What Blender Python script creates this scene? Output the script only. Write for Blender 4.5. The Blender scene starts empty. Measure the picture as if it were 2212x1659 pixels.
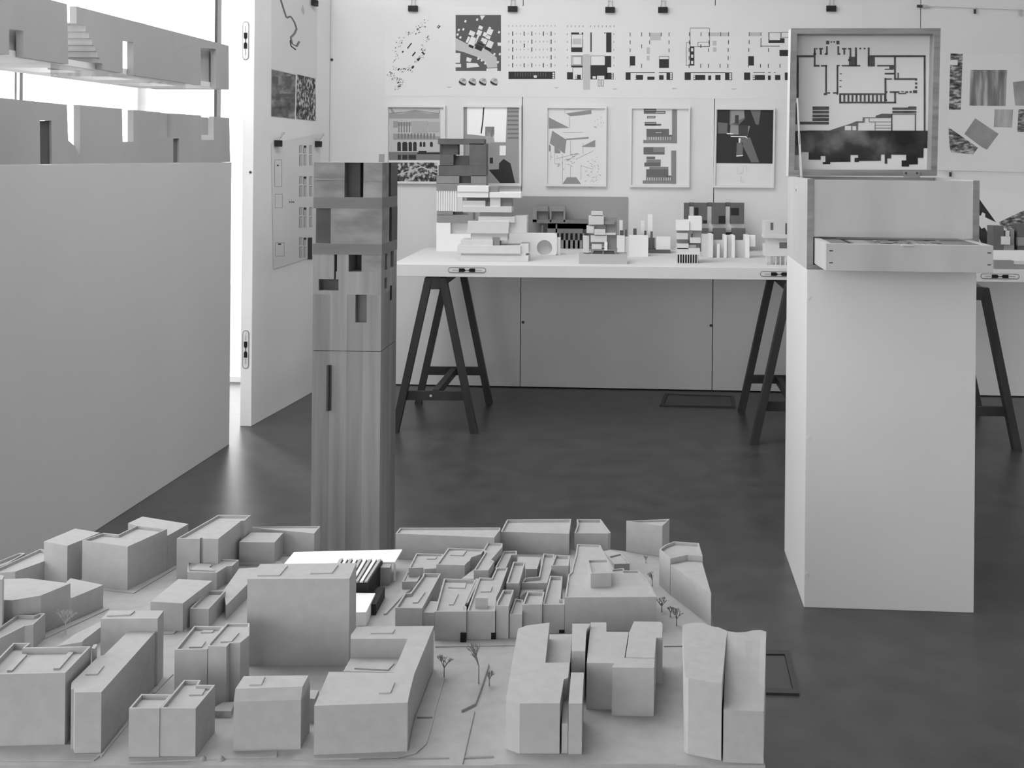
import bpy, math, random
from mathutils import Vector as V
# ------------------------------------------------------------------ camera, world, light, exposure
SC = bpy.context.scene
COL = SC.collection
F, CX, CY, ROLL, H = 2400.0, 1300.0, 338.0, 0.0085, 1.30      # focal length in px, principal point, roll, eye height
cd = bpy.data.cameras.new('camera'); cam = bpy.data.objects.new('camera', cd); COL.objects.link(cam)
cd.sensor_width = 36; cd.lens = F / 2212 * 36
cd.shift_x = -(CX - 1106) / 2212; cd.shift_y = -(829.5 - CY) / 2212
cd.clip_start = .05
cam.location = (0, 0, H); cam.rotation_mode = 'XYZ'
cam.rotation_euler = (math.pi / 2, -ROLL, 0)
SC.camera = cam
w = bpy.data.worlds.new('overcast_sky'); SC.world = w; w.use_nodes = True
bg = w.node_tree.nodes['Background']; bg.inputs[0].default_value = (1, 1, 1, 1); bg.inputs[1].default_value = 4.5
SC.view_settings.view_transform = 'Standard'; SC.view_settings.look = 'None'
SC.view_settings.exposure = 0.0; SC.view_settings.gamma = 1; SC.view_settings.use_curve_mapping = False
def portal(name, loc, rot, sx, sy, energy=None):
    l = bpy.data.lights.new(name, 'AREA'); l.shape = 'RECTANGLE'; l.size = sx; l.size_y = sy
    if energy is None: l.cycles.is_portal = True
    else: l.energy = energy
    o = bpy.data.objects.new(name, l); COL.objects.link(o); o.location = loc; o.rotation_euler = rot
R90 = math.pi / 2
sl_ = bpy.data.lights.new('added_sunbeam_spot', 'SPOT'); sl_.energy = 3000; sl_.spot_size = math.radians(17); sl_.spot_blend = .9; sl_.shadow_soft_size = .35  # added spot lamp outside the window stands in for sunlight on the floor
so_ = bpy.data.objects.new('added_sunbeam_spot', sl_); COL.objects.link(so_); so_.location = (-4.70, 9.25, 4.95)
so_.rotation_euler = (V((-1.72, 5.28, 0)) - V(so_.location)).to_track_quat('-Z', 'Y').to_euler()
portal('assumed_daylight_left', (-4.25, 1.6, 1.7), (0, -R90, 0), 3.2, 9.0)  # left glazing is out of view, assumed from the light
portal('daylight_back', (-3.2, 6.42, 1.7), (-R90, 0, 0), 2.0, 3.2)
portal('assumed_daylight_roof', (-1.4, 3.45, 3.45), (0, 0, 0), 3.0, 2.7)  # assumed roof opening, placed to brighten the back of the room
portal('added_opening_right', (4.62, 4.25, .52), (0, R90, 0), .95, 3.3)  # made-up low opening, added to brighten the space under the table
portal('assumed_daylight_rear', (-1.95, -4.05, 1.5), (R90, 0, 0), 3.9, 2.8)  # assumed rear window, unseen, gives fill from behind the camera
# ------------------------------------------------------------------ helpers
cr, sr = math.cos(ROLL), math.sin(ROLL)
def ray(x, y):
    dx, dy = x - CX, y - CY
    return V(((dx * cr + dy * sr) / F, 1, -(-dx * sr + dy * cr) / F))
CAM = V((0, 0, H))
class Plane:
    def __init__(s, p, n): s.p = V(p); s.n = V(n).normalized()
    def hit(s, x, y, off=0):
        d = ray(x, y); q = s.p + s.n * off
        return CAM + d * ((q - CAM).dot(s.n) / d.dot(s.n))
def ZP(z): return Plane((0, 0, z), (0, 0, 1))
def YP(y): return Plane((0, y, 0), (0, -1, 0))
FLOOR = ZP(0)
def zat(p, y):
    a = F * p[0] / p[1]
    return H - ((y - CY) - a * sr) / cr * p[1] / F
class Crop:                         # a zoomed view of the photograph: origin and scale
    def __init__(s, x, y, k): s.x, s.y, s.k = x, y, k
    def __call__(s, p): return (s.x + p[0] * s.k, s.y + p[1] * s.k)
PX = Crop(0, 0, 1)
MATS = {}
def M(name, alb, rough=.65, noise=0., scale=20., stretch=(1, 1, 1), spec=.3, bump=0., lo=None, detail=4., ramp=None):
    if name in MATS: return MATS[name]
    m = bpy.data.materials.new(name); m.use_nodes = True; MATS[name] = m
    nt = m.node_tree; b = nt.nodes['Principled BSDF']
    b.inputs['Roughness'].default_value = rough; b.inputs['Specular IOR Level'].default_value = spec
    b.inputs['Base Color'].default_value = (alb, alb, alb, 1)
    if noise or ramp:
        tc = nt.nodes.new('ShaderNodeTexCoord'); mp = nt.nodes.new('ShaderNodeMapping'); mp.inputs['Scale'].default_value = stretch
        n = nt.nodes.new('ShaderNodeTexNoise'); n.inputs['Scale'].default_value = scale; n.inputs['Detail'].default_value = detail
        r = nt.nodes.new('ShaderNodeValToRGB')
        nt.links.new(tc.outputs['Object'], mp.inputs[0]); nt.links.new(mp.outputs[0], n.inputs[0]); nt.links.new(n.outputs[0], r.inputs[0])
        if ramp:
            e = r.color_ramp.elements
            e[0].position, e[0].color = ramp[0][0], (ramp[0][1],) * 3 + (1,)
            e[1].position, e[1].color = ramp[-1][0], (ramp[-1][1],) * 3 + (1,)
            for p, c in ramp[1:-1]: e.new(p).color = (c, c, c, 1)
        else:
            r.color_ramp.elements[0].position = .3; r.color_ramp.elements[1].position = .7
            r.color_ramp.elements[0].color = (alb * (1 - noise),) * 3 + (1,); r.color_ramp.elements[1].color = (alb * (1 + noise),) * 3 + (1,)
        nt.links.new(r.outputs[0], b.inputs['Base Color'])
        if bump:
            bp = nt.nodes.new('ShaderNodeBump'); bp.inputs['Strength'].default_value = bump; bp.inputs['Distance'].default_value = .004
            nt.links.new(n.outputs[0], bp.inputs['Height']); nt.links.new(bp.outputs[0], b.inputs['Normal'])
    return m
def glass(name):
    m = bpy.data.materials.new(name); m.use_nodes = True; nt = m.node_tree
    for n in list(nt.nodes): nt.nodes.remove(n)
    out = nt.nodes.new('ShaderNodeOutputMaterial'); mx = nt.nodes.new('ShaderNodeMixShader')
    t = nt.nodes.new('ShaderNodeBsdfTransparent'); g = nt.nodes.new('ShaderNodeBsdfGlossy'); g.inputs['Roughness'].default_value = .02
    t.inputs[0].default_value = (.95, .95, .95, 1)
    fr = nt.nodes.new('ShaderNodeFresnel'); fr.inputs[0].default_value = 1.45
    sc = nt.nodes.new('ShaderNodeMath'); sc.operation = 'MULTIPLY'; sc.inputs[1].default_value = .5
    nt.links.new(fr.outputs[0], sc.inputs[0]); nt.links.new(sc.outputs[0], mx.inputs[0]); nt.links.new(t.outputs[0], mx.inputs[1])
    nt.links.new(g.outputs[0], mx.inputs[2]); nt.links.new(mx.outputs[0], out.inputs[0])
    MATS[name] = m; return m
def area2(p): return sum(p[i][0] * p[(i + 1) % len(p)][1] - p[(i + 1) % len(p)][0] * p[i][1] for i in range(len(p)))
def inset(p, d):                     # p counter-clockwise 2-d polygon
    out = []; n = len(p)
    for i in range(n):
        a, b, c = V(p[i - 1]), V(p[i]), V(p[(i + 1) % n])
        e1 = (b - a).normalized(); e2 = (c - b).normalized()
        n1 = V((-e1.y, e1.x)); n2 = V((-e2.y, e2.x)); m = n1 + n2
        k = m.dot(n1)
        out.append(b + m * (d / max(k, .35)))
    return out
class MB:
    def __init__(s): s.v, s.f, s.mi, s.mats = [], [], [], []
    def face(s, pts, m):
        if m not in s.mats: s.mats.append(m)
        k = len(s.v); s.v += [V(p) for p in pts]; s.f.append(tuple(range(k, k + len(pts)))); s.mi.append(s.mats.index(m)); return s
    def shell(s, a, b, m, caps=True):        # a, b: matching rings
        if m not in s.mats: s.mats.append(m)
        i = s.mats.index(m); k = len(s.v); n = len(a); s.v += [V(p) for p in a] + [V(p) for p in b]
        for j in range(n):
            s.f.append((k + j, k + (j + 1) % n, k + n + (j + 1) % n, k + n + j)); s.mi.append(i)
        if caps:
            s.f.append(tuple(range(k + n - 1, k - 1, -1))); s.mi.append(i)
            s.f.append(tuple(range(k + n, k + 2 * n))); s.mi.append(i)
        return s
    def box(s, o, a, b, c, m):               # corner and three edge vectors
        o, a, b, c = V(o), V(a), V(b), V(c)
        return s.shell([o, o + a, o + a + b, o + b], [o + c, o + a + c, o + a + b + c, o + b + c], m)
    def prism(s, poly, z0, z1, m): return s.shell([(p[0], p[1], z0) for p in poly], [(p[0], p[1], z1) for p in poly], m)
    def ext(s, ring, vec, m): return s.shell(ring, [V(p) + V(vec) for p in ring], m)
    def tube(s, p0, p1, r, m, n=8, r1=None):
        p0, p1 = V(p0), V(p1); d = (p1 - p0).normalized(); u = d.orthogonal().normalized(); w_ = d.cross(u)
        c = [(math.cos(2 * math.pi * i / n), math.sin(2 * math.pi * i / n)) for i in range(n)]; r1 = r if r1 is None else r1
        return s.shell([p0 + (u * x + w_ * y) * r for x, y in c], [p1 + (u * x + w_ * y) * r1 for x, y in c], m)
    def bar(s, p0, p1, wx, wy, m, up=(0, 0, 1)):    # square section bar
        p0, p1 = V(p0), V(p1); d = (p1 - p0).normalized(); u = d.cross(V(up)).normalized() * wx / 2; t = u.normalized().cross(d) * wy / 2
        r = [-u - t, u - t, u + t, -u + t]
        return s.shell([p0 + q for q in r], [p1 + q for q in r], m)
    def build(s, name, parent=None, label=None, bevel=0):
        import bmesh
        me = bpy.data.meshes.new(name); loc = V((0, 0, 0))
        if parent is not None:
            q = parent
            while q is not None: loc = loc + V(q.location); q = q.parent
            o_loc = V((0, 0, 0))
        else:
            lo = V([min(p[i] for p in s.v) for i in range(3)]); hi = V([max(p[i] for p in s.v) for i in range(3)])
            o_loc = V(((lo.x + hi.x) / 2, (lo.y + hi.y) / 2, lo.z)); loc = o_loc
        me.from_pydata([p - loc for p in s.v], [], s.f)
        for m in s.mats: me.materials.append(m)
        for p, i in zip(me.polygons, s.mi): p.material_index = i
        bm = bmesh.new(); bm.from_mesh(me); bmesh.ops.recalc_face_normals(bm, faces=[f for f in bm.faces]); bm.to_mesh(me); bm.free()
        o = bpy.data.objects.new(name, me); COL.objects.link(o); o.location = o_loc
        if parent is not None: o.parent = parent
        if label: o['label'] = label
        if bevel:
            b = o.modifiers.new('edge', 'BEVEL'); b.width = bevel; b.segments = 2; b.limit_method = 'ANGLE'
        return o
def tag(o, label, cat, group=None):
    o['label'] = label; o['category'] = cat
    if group: o['group'] = group
    return o
def thing(name, loc, label, cat, group=None):
    o = bpy.data.objects.new(name, None); o.empty_display_size = .05; COL.objects.link(o); o.location = loc
    return tag(o, label, cat, group)
def struct(mb, name, parent=None):
    o = mb.build(name, parent); o['kind'] = 'structure'; return o
def rect(x0, y0, x1, y1): return [(x0, y0), (x1, y0), (x1, y1), (x0, y1)]
def R(s):                              # many rectangles from a compact string "x0 y0 x1 y1, ..."
    return [rect(*map(float, t.split())) for t in s.split(',') if t.strip()]
def P(s): return [tuple(map(float, t.split())) for t in s.split(',')]
# ------------------------------------------------------------------ materials
white_wall = M('white_painted_board', .72, .7, .03, 3)
ceil_m = M('white_ceiling', .8, .8)
floor_m = M('dark_linoleum', .058, .33, .22, 9, spec=.45, detail=8)
ped_m = M('white_painted_plinth', .69, .5, .03, 2.5)
card = M('grey_cardboard', .41, .8, .05, 60)
card_b = M('grey_baseboard', .37, .8, .06, 40)
card_w = M('white_card', .86, .7)
black = M('black_card', .02, .6)
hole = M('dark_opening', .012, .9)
paper = M('white_paper', .74, .75, .015, 6)
ink = M('black_ink', .035, .7)
grey_ink = M('grey_ink', .20, .75)
lite_ink = M('light_grey_ink', .52, .75)
mid_ink = M('mid_grey_ink', .33, .75)
frame_m = M('pale_frame', .72, .4)
metal = M('steel', .5, .3, spec=.6)
dark_metal = M('dark_metal', .05, .4)
trestle_m = M('dark_stained_timber', .035, .5, .3, 12, (1, 1, .2))
wood_box = M('pale_plywood', .50, .55, .12, 5, (1.2, 1, .35), detail=6)
wood_edge = M('plywood_edge', .26, .6, .25, 14, (.3, 1, 3))
oak = M('timber', .24, .6, .30, 26, (1, 1, .05), detail=8)
oak_b = M('timber_light', .29, .6, .28, 22, (1, 1, .05), detail=8)
oak_c = M('timber_end_grain', .25, .6, .35, 18, (.5, .5, 1.2), detail=7)
oak_shade = M('timber_shade', .09, .6, .22, 16, (.1, .1, 1), detail=6)  # darker copy of the timber puts shade into recesses and slots
dcard = M('dark_grey_card', .13, .7, .1, 20)
mcard = M('mid_grey_card', .27, .7, .06, 20)
lcard = M('light_card', .66, .7, .03, 20)
clear = glass('clear_glass')
photo_a = M('photo_print_blocks', .1, .6, ramp=[(.38, .02), (.5, .1), (.56, .45), (.7, .6)], scale=45, detail=6)
photo_b = M('photo_print_sea', .1, .6, ramp=[(.3, .05), (.5, .16), (.7, .36)], scale=9, stretch=(1, 1, 3), detail=5)
photo_c = M('photo_print_dark', .1, .6, ramp=[(.3, .01), (.55, .05), (.75, .35)], scale=7, detail=5)
texture_a = M('rubbing_print', .1, .7, ramp=[(.33, .03), (.5, .16), (.64, .5)], scale=32, stretch=(1, 1, 2.5), detail=6)
texture_b = M('striped_rubbing_print', .1, .7, ramp=[(.3, .1), (.5, .22), (.68, .55)], scale=30, stretch=(1, 1, .1), detail=5)
texture_c = M('faint_rubbing_print', .4, .7, ramp=[(.3, .28), (.5, .42), (.7, .6)], scale=22, stretch=(1, 1, .15), detail=5)
smoke = M('cloudy_ink_wash', .1, .7, ramp=[(.36, .015), (.5, .045), (.68, .22)], scale=7, detail=5)
# ------------------------------------------------------------------ room
w0, w1 = FLOOR.hit(860, 832), FLOOR.hit(1700, 848)
wd = (w1 - w0).normalized(); wn = V((wd.y, -wd.x, 0))
if wn.y > 0: wn = -wn
WALL = Plane(w0, wn)
def wx(px): return WALL.hit(px, 500)          # x on the wall under a pixel column
CEIL = 3.4
def along(px): return (wx(px) - w0).dot(wd)
def wallbox(mb, s0, s1, z0, z1, t, m, off=0):
    o = w0 + wd * s0 + wn * off; o = V((o.x, o.y, z0))
    return mb.box(o, wd * (s1 - s0), -wn * t, (0, 0, z1 - z0), m)
mb = MB(); mb.box((-9, -7, -.1), (16, 0, 0), (0, 18, 0), (0, 0, .1), floor_m); struct(mb, 'floor')
mb = MB()
SX0, SX1, SY0, SY1 = -2.9, .1, 2.1, 4.8          # assumed roof light opening, unseen, moved and sized to tune the light
for x0, x1, y0, y1 in ((-4.3, SX0, -4.1, 6.7), (SX1, 4.6, -4.1, 6.7), (SX0, SX1, -4.1, SY0), (SX0, SX1, SY1, 6.7)):
    mb.box((x0, y0, CEIL), (x1 - x0, 0, 0), (0, y1 - y0, 0), (0, 0, .2), ceil_m)
struct(mb, 'ceiling')
mb = MB()
seams = [along(706), along(1126), along(1541), along(1985)]; bounds = [along(575), seams[0] , seams[1], seams[2], seams[3], seams[3] + 1.2, seams[3] + 2.4, along(1300) + 4.6]
g = .0022
for i in range(len(bounds) - 1): wallbox(mb, bounds[i] + g, bounds[i + 1] - g, 0.006, CEIL, .03, white_wall)
wallbox(mb, bounds[0], bounds[-1], 0, CEIL, .06, M('shadow_gap', .03, .9), -.031)
wb = struct(mb, 'wall_back')
for (px, py) in ((717, 129), (1130, 696), (1536, 703)):
    p = WALL.hit(px, py); MB().tube(p + wn * -.002, p + wn * .004, .008, dark_metal, 12).build('panel_bolt', wb)
mb = MB(); sw = M('pale_side_wall', .74, .8)
for y0, y1, z0, z1 in ((-4.1, 2.6, 0, CEIL), (5.9, 6.9, 0, CEIL), (2.6, 5.9, 0, .05), (2.6, 5.9, 1.0, CEIL)): mb.box((4.5, y0, z0), (.1, 0, 0), (0, y1 - y0, 0), (0, 0, z1 - z0), sw)  # low gap in this unseen wall is invented to let light in
struct(mb, 'wall_right')
mb = MB()
for x0, x1, z0, z1 in ((-4.3, 4.5, 0, .1), (-4.3, 4.5, 2.9, CEIL), (-4.3, -3.9, .1, 2.9), (0, 4.5, .1, 2.9)):  # window gap in this unseen wall is assumed, sized for fill light
    mb.box((x0, -4.1, z0), (x1 - x0, 0, 0), (0, .1, 0), (0, 0, z1 - z0), white_wall)
struct(mb, 'wall_rear')
# glazing in line with the back wall, left of it, and, assumed from the light, along the left side
def glaz(name, bars, pane):
    mb = MB()
    for b in bars: mb.box(*b)
    o = mb.build(name); o['kind'] = 'structure'; pane.build('pane', o); return o
sL = along(575); sE = -3.4
fm = M('window_frame_grey', .08, .5); fl = M('window_frame_pale', .9, .5)
bars = []
def wb_(s0, s1, z0, z1, m, t=.06): 
    o = w0 + wd * s0; bars.append((V((o.x, o.y, z0)), wd * (s1 - s0), -wn * t, (0, 0, z1 - z0), m))
a463, a299 = along(463), along(299)
wb_(a463 - .008, a463 + .008, .0, CEIL, fm)
wb_(a299 - .012, a299 + .012, .0, CEIL, fl)
for px, k in ((30, .006), (42, .014)): wb_(along(px) - k / 2, along(px) + k / 2, 0, CEIL, fm, .012)
wb_(sE, sL, 0, .03, fl); wb_(sE, sL, CEIL - .08, CEIL, fl)
pane = MB(); o = w0 + wd * sE - wn * .03
pane.box((o.x, o.y, .03), wd * (sL - sE), -wn * .008, (0, 0, CEIL - .1), clear)
glaz('window_1', bars, pane)
bars = [((-4.3, -4.0 + i * 1.45, 0), (.07, 0, 0), (0, .05, 0), (0, 0, CEIL), fm) for i in range(8)] + [((-4.3, -4, z), (.07, 0, 0), (0, 10.4, 0), (0, 0, .05), fm) for z in (0, CEIL - .05)]
pane = MB().box((-4.27, -4, .05), (.008, 0, 0), (0, 10.4, 0), (0, 0, CEIL - .1), clear)
glaz('window_left_assumed', bars, pane)  # unseen left glazing, assumed from the light on left faces
# floor box covers
def hatch(outer, k, label):
    q = [FLOOR.hit(*p) for p in outer]; c = sum(q, V()) / 4
    inn = [c + (p - c) * k for p in q]; m1 = M('hatch_rim', .05, .5); m2 = M('hatch_lid', .06, .4)
    e = thing('floor_hatch', c, label, 'floor hatch', 'floor socket covers')
    mb = MB()
    for i in range(4):
        j = (i + 1) % 4; mb.shell([q[i], q[j], inn[j], inn[i]], [p + V((0, 0, .006)) for p in (q[i], q[j], inn[j], inn[i])], m1)
    mb.build('rim', e)
    k2 = [c + (p - c) * (k - .03) for p in q]
    MB().shell(k2, [p + V((0, 0, .003)) for p in k2], m2).build('lid', e)
hatch([(1436, 852), (1586, 857), (1590, 881), (1425, 877)], .9, 'long dark floor socket cover under the far table near the back wall')
hatch([(1600, 1408), (1704, 1409), (1727, 1503), (1610, 1500)], .8, 'square dark floor socket cover on the floor right of the city model')
# ------------------------------------------------------------------ partition panel and what hangs on it
pa, pb = FLOOR.hit(542.5, 921), FLOOR.hit(678, 846)
pd = (pb - pa).normalized(); pn = V((pd.y, -pd.x, 0))
tt = ((w0 - pa).dot(wn) + .012) / pd.dot(wn); PW = tt
PH, PT = 2.20, .056
panel_m = M('panel_white_lifted', .84, .7, .03, 3)  # same white as the wall, lightened in place of missing fill light
e = thing('partition_panel', pa, 'white upright exhibition panel standing out from the back wall beside the window', 'panel')
MB().box(pa, pd * PW, -pn * PT, (0, 0, PH), panel_m).build('board', e, bevel=.002)
def fitting(parent, c, ax, up, n, L=.185, Wd=.034):
    """capsule shaped panel connector let into an edge: c centre, ax long axis, n outward"""
    def cap(l, w_, k=6):
        r = w_ / 2; out = []
        for sgn in (1, -1):
            for i in range(k + 1):
                a = -math.pi / 2 + math.pi * i / k
                out.append((sgn * (l / 2 - r + r * math.cos(a)), sgn * r * math.sin(a)))
        return out
    def ring(l, w_, off): return [c + ax * x + up * y + n * off for x, y in cap(l, w_)]
    m = MB(); m.shell(ring(L, Wd, .0), ring(L, Wd, .0015), M('fitting_rim', .26, .4)); m.shell(ring(L - .008, Wd - .008, .0012), ring(L - .008, Wd - .008, .0022), M('fitting_plate', .7, .35))
    o = m.build('connector_fitting', parent, 'steel panel connector in a capsule recess')
    m = MB()
    for s in (-1, 1):
        q = [c + ax * (s * x) + up * y + n * .0022 for x, y in ((.008, -.003), (.014, -.008), (.038, -.008), (.038, .008), (.014, .008), (.008, .003))]
        m.ext(q, n * .002, hole)
    m.box(c - ax * .012 - up * .0015 + n * .0022, ax * .024, up * .003, n * .002, dark_metal)
    for s in (-1, 1): m.box(c + ax * (s * .055) - ax * .014 - up * .001 + n * .0022, ax * .028, up * .002, n * .001, grey_ink)
    m.build('catch', o)
EDGE = Plane(pa, -pd)
UP = V((0, 0, 1))
for py in (88, 755): fitting(e, EDGE.hit(531, py), UP, -pn, -pd)
p = EDGE.hit(541, 372); MB().tube(p, p - pd * .004, .006, dark_metal, 10).build('screw', e)
PANEL = Plane(pa, pn)
def flat(mb, pl, off, polys, m, crop=PX):
    for q in polys: mb.face([pl.hit(*crop(p), off) for p in q], m)
    return mb
def sheet(name, pl, poly, label, cat, m=paper, th=.0006, off=.0004, group=None, crop=PX):
    r0 = [pl.hit(*crop(p), off) for p in poly]
    return tag(MB().ext(r0, pl.n * th, m).build(name), label, cat, group)
def lines(mb, pl, off, pts, wpx, m, crop=PX):
    for a, b in zip(pts, pts[1:]):
        d = V((b[0] - a[0], b[1] - a[1]))
        if d.length < 1e-6: continue
        n = V((-d.y, d.x)).normalized() * wpx / 2
        mb.face([pl.hit(*crop((q[0], q[1])), off) for q in ((a[0] + n.x, a[1] + n.y), (b[0] + n.x, b[1] + n.y), (b[0] - n.x, b[1] - n.y), (a[0] - n.x, a[1] - n.y))], m)
    return mb
K3 = Crop(540, 0, 180 / 498)
o = sheet('map_sheet', PANEL, P('128 -120, 400 -60, 400 470, 282 445, 128 410'), 'tall white sheet with a winding coast map at the top of the partition panel', 'drawing', crop=K3)
mb = MB()
for k, dx in ((0, 0), (1, 14), (2, 6)):
    lines(mb, PANEL, .0013, [(x + dx * .5, y + dx * .3) for x, y in P('175 -20, 200 60, 215 105, 240 95, 262 130, 275 170, 262 200, 240 222, 248 260, 275 275, 292 245')], 5 if k < 2 else 3, grey_ink, K3)
flat(mb, PANEL, .0013, [P('305 60, 315 25, 328 70, 318 92')], lite_ink, K3)
lines(mb, PANEL, .0014, P('240 240, 245 275, 275 298'), 7, ink, K3); mb.build('coast_drawing', o)
for poly, m, lab in ((P('130 415, 273 448, 268 710, 128 694'), photo_b, 'grey seascape photograph print beside the dark aerial print on the panel'), (P('282 445, 390 470, 393 722, 275 710'), photo_a, 'dark aerial photograph print right of the seascape on the panel')):
    o = sheet('photo_print', PANEL, poly, lab, 'photograph', m, .0006, .0014, crop=K3)
    if m is photo_b:
        mb = MB(); flat(mb, PANEL, .0024, R('155 560 268 580, 135 640 148 690, 218 640 228 700, 135 460 170 500, 210 455 250 510'), M('ink_wash', .13, .8), K3); mb.build('figures', o)
o = sheet('plan_sheet', PANEL, P('128 855, 420 800, 420 1520, 140 1608'), 'long white sheet of small plans clipped low on the partition panel', 'drawing', off=.0022, crop=K3)
mb = MB()
for y in (870, 1055, 1240, 1420):
    for q in ((296, y, 314, y + 45), (296, y + 55, 314, y + 122), (320, y + 14, 337, y + 48), (322, y + 55, 338, y + 120), (357, y, 372, y + 50), (357, y + 58, 372, y + 118)):
        flat(mb, PANEL, .0032, [rect(*q)], lite_ink, K3); lines(mb, PANEL, .0033, [(q[0], q[3]), (q[0], q[1]), (q[2], q[1])], 3, grey_ink, K3)
    flat(mb, PANEL, .0034, [rect(320, y, 337, y + 12)], ink, K3)
for q in ((148, 955, 190, 1115), (150, 1160, 194, 1242), (152, 1450, 205, 1530)):
    lines(mb, PANEL, .0033, rect(*q) + [q[:2]], 2.5, mid_ink, K3)
flat(mb, PANEL, .0034, R('168 1455 186 1463, 235 1203 241 1212, 247 1203 253 1212, 258 1203 264 1212, 160 985 172 992, 345 1420 372 1550'), ink, K3)
mb.build('plan_drawing', o)
def clip(c, n, right, up, label, group, sc=1., tilt=0.):
    """black binder clip with two wire handles"""
    e = thing('binder_clip', c, label, 'clip', group)
    W, Hh, D = .034 * sc, .020 * sc, .012 * sc
    body = MB(); body.ext([c + right * x + up * y + n * .001 for x, y in ((-W / 2, -Hh), (W / 2, -Hh), (W / 2, 0), (-W / 2, 0))], n * D, black)
    for i in (-1, 0, 1): body.box(c + right * (i * W / 3 - .003 * sc) - up * Hh * .6 + n * (D + .001), right * .006 * sc, up * Hh * .5, n * .002, black)
    body.build('body', e)
    wr = MB(); q = [c + right * x + up * y + n * (.006 + z) for x, y, z in ((-.009 * sc, 0, 0), (-.006 * sc, .014 * sc, tilt), (-.008 * sc, .024 * sc, tilt * 1.6), (.008 * sc, .024 * sc, tilt * 1.6), (.006 * sc, .014 * sc, tilt), (.009 * sc, 0, 0))]
    for a, b in zip(q, q[1:]): wr.tube(a, b, .0013 * sc, metal, 6)
    wr.build('handle', e)
for (x, y), lab in (((597, 303), 'binder clip at the left top corner of the plan sheet on the panel'), ((684, 305), 'binder clip at the right top corner of the plan sheet on the panel'), ((676, 0), 'binder clip at the top of the coast map sheet on the panel')):
    clip(PANEL.hit(x, y, .003), pn, pd, UP, lab, 'binder clips on the partition panel', 1.6, .02)
# ------------------------------------------------------------------ back wall: strip of plans
W2, W3, W4 = (Crop(x, 0, 550 / 2212) for x in (700, 1200, 1662))
strip = sheet('plan_strip', WALL, [(833, 14), (1863, 11), (1863, 216), (833, 207)], 'long white strip of plan drawings clipped across the top of the back wall', 'drawing')
o1 = .0012
rnd = random.Random(4)
mb = MB()
def blob(cx, cy, a, b, ang, m, crop, pl=WALL, off=.0013):
    c, s = math.cos(ang), math.sin(ang)
    flat(mb, pl, off, [[(cx + x * c - y * s, cy + x * s + y * c) for x, y in ((-a, -b), (a, -b), (a, b), (-a, b))]], m, crop)
path = P('890 190, 800 260, 700 300, 640 420, 610 520, 585 640, 600 690, 650 700, 660 740, 610 765')
path2 = P('920 300, 860 420, 860 480, 820 520, 770 590, 700 610, 650 600')
for pth, nn, sp in ((path, 120, 26), (path2, 70, 20)):
    for i in range(nn):
        t = rnd.random() * (len(pth) - 1); k = int(t); t -= k
        x = pth[k][0] * (1 - t) + pth[k + 1][0] * t + rnd.gauss(0, sp * .6); y = pth[k][1] * (1 - t) + pth[k + 1][1] * t + rnd.gauss(0, sp * .6)
        blob(x, y, rnd.uniform(2, 9), rnd.uniform(1.2, 3.5), rnd.uniform(-1.2, -.5), ink if rnd.random() < .6 else mid_ink, W2)
for x, y, a, b in ((742, 398, 30, 5), (822, 515, 16, 9), (862, 462, 7, 16), (770, 583, 14, 8), (648, 602, 12, 6), (780, 470, 22, 6), (684, 450, 9, 6), (1000, 235, 14, 5), (990, 228, 16, 3)):
    blob(x, y, a, b, -.9, ink, W2)
mb.build('town_map_drawing', strip)
mb = MB(); flat(mb, WALL, o1, R('1143 130 1537 617'), M('site_plan_grey', .11, .75), W2)
flat(mb, WALL, o1 + .0003, [P('1143 330, 1250 385, 1400 420, 1500 500, 1505 585, 1420 590, 1400 540, 1330 495, 1220 455, 1143 435')], lite_ink, W2)
flat(mb, WALL, o1 + .0003, [P(s) for s in ('1143 460, 1185 460, 1180 545, 1143 545', '1240 495, 1285 510, 1270 540, 1235 530', '1238 545, 1330 550, 1350 580, 1240 590', '1143 555, 1190 555, 1190 585, 1143 585', '1355 135, 1400 135, 1370 175', '1505 370, 1537 370, 1537 398, 1510 398', '1410 595, 1505 590, 1505 617, 1410 617')], paper, W2)
c, s = math.cos(.42), math.sin(.42)
for x, y, a, b in ((1285, 290, 24, 20), (1360, 240, 18, 15), (1348, 285, 20, 22), (1290, 360, 28, 38), (1250, 345, 10, 28), (1440, 275, 24, 26), (1425, 322, 20, 15), (1400, 300, 18, 18), (1440, 385, 26, 30), (1400, 360, 14, 22), (1378, 345, 12, 16), (1440, 243, 10, 9), (1328, 340, 8, 40)):
    flat(mb, WALL, o1 + .0005, [[(x + u * c - v * s, y + u * s + v * c) for u, v in rect(-a, -b, a, b)]], paper, W2)
for x, y, a, b in ((1278, 403, 22, 11), (1345, 415, 32, 20), (1362, 383, 28, 9), (1425, 425, 28, 13)):
    flat(mb, WALL, o1 + .0007, [[(x + u * c - v * s, y + u * s + v * c) for u, v in rect(-a, -b, a, b)]], ink, W2)
for x, y in ((1170, 260), (1210, 255), (1160, 300), (1185, 325), (1228, 185), (1330, 170), (1520, 280), (1480, 470), (1510, 540), (1340, 510), (1370, 525), (1400, 550), (1527, 470)):
    flat(mb, WALL, o1 + .0005, [[(x + u * c - v * s, y + u * s + v * c) for u, v in rect(-8, -10, 8, 10)]], paper, W2)
mb.build('site_plan_drawing', strip)
mb = MB()
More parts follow.
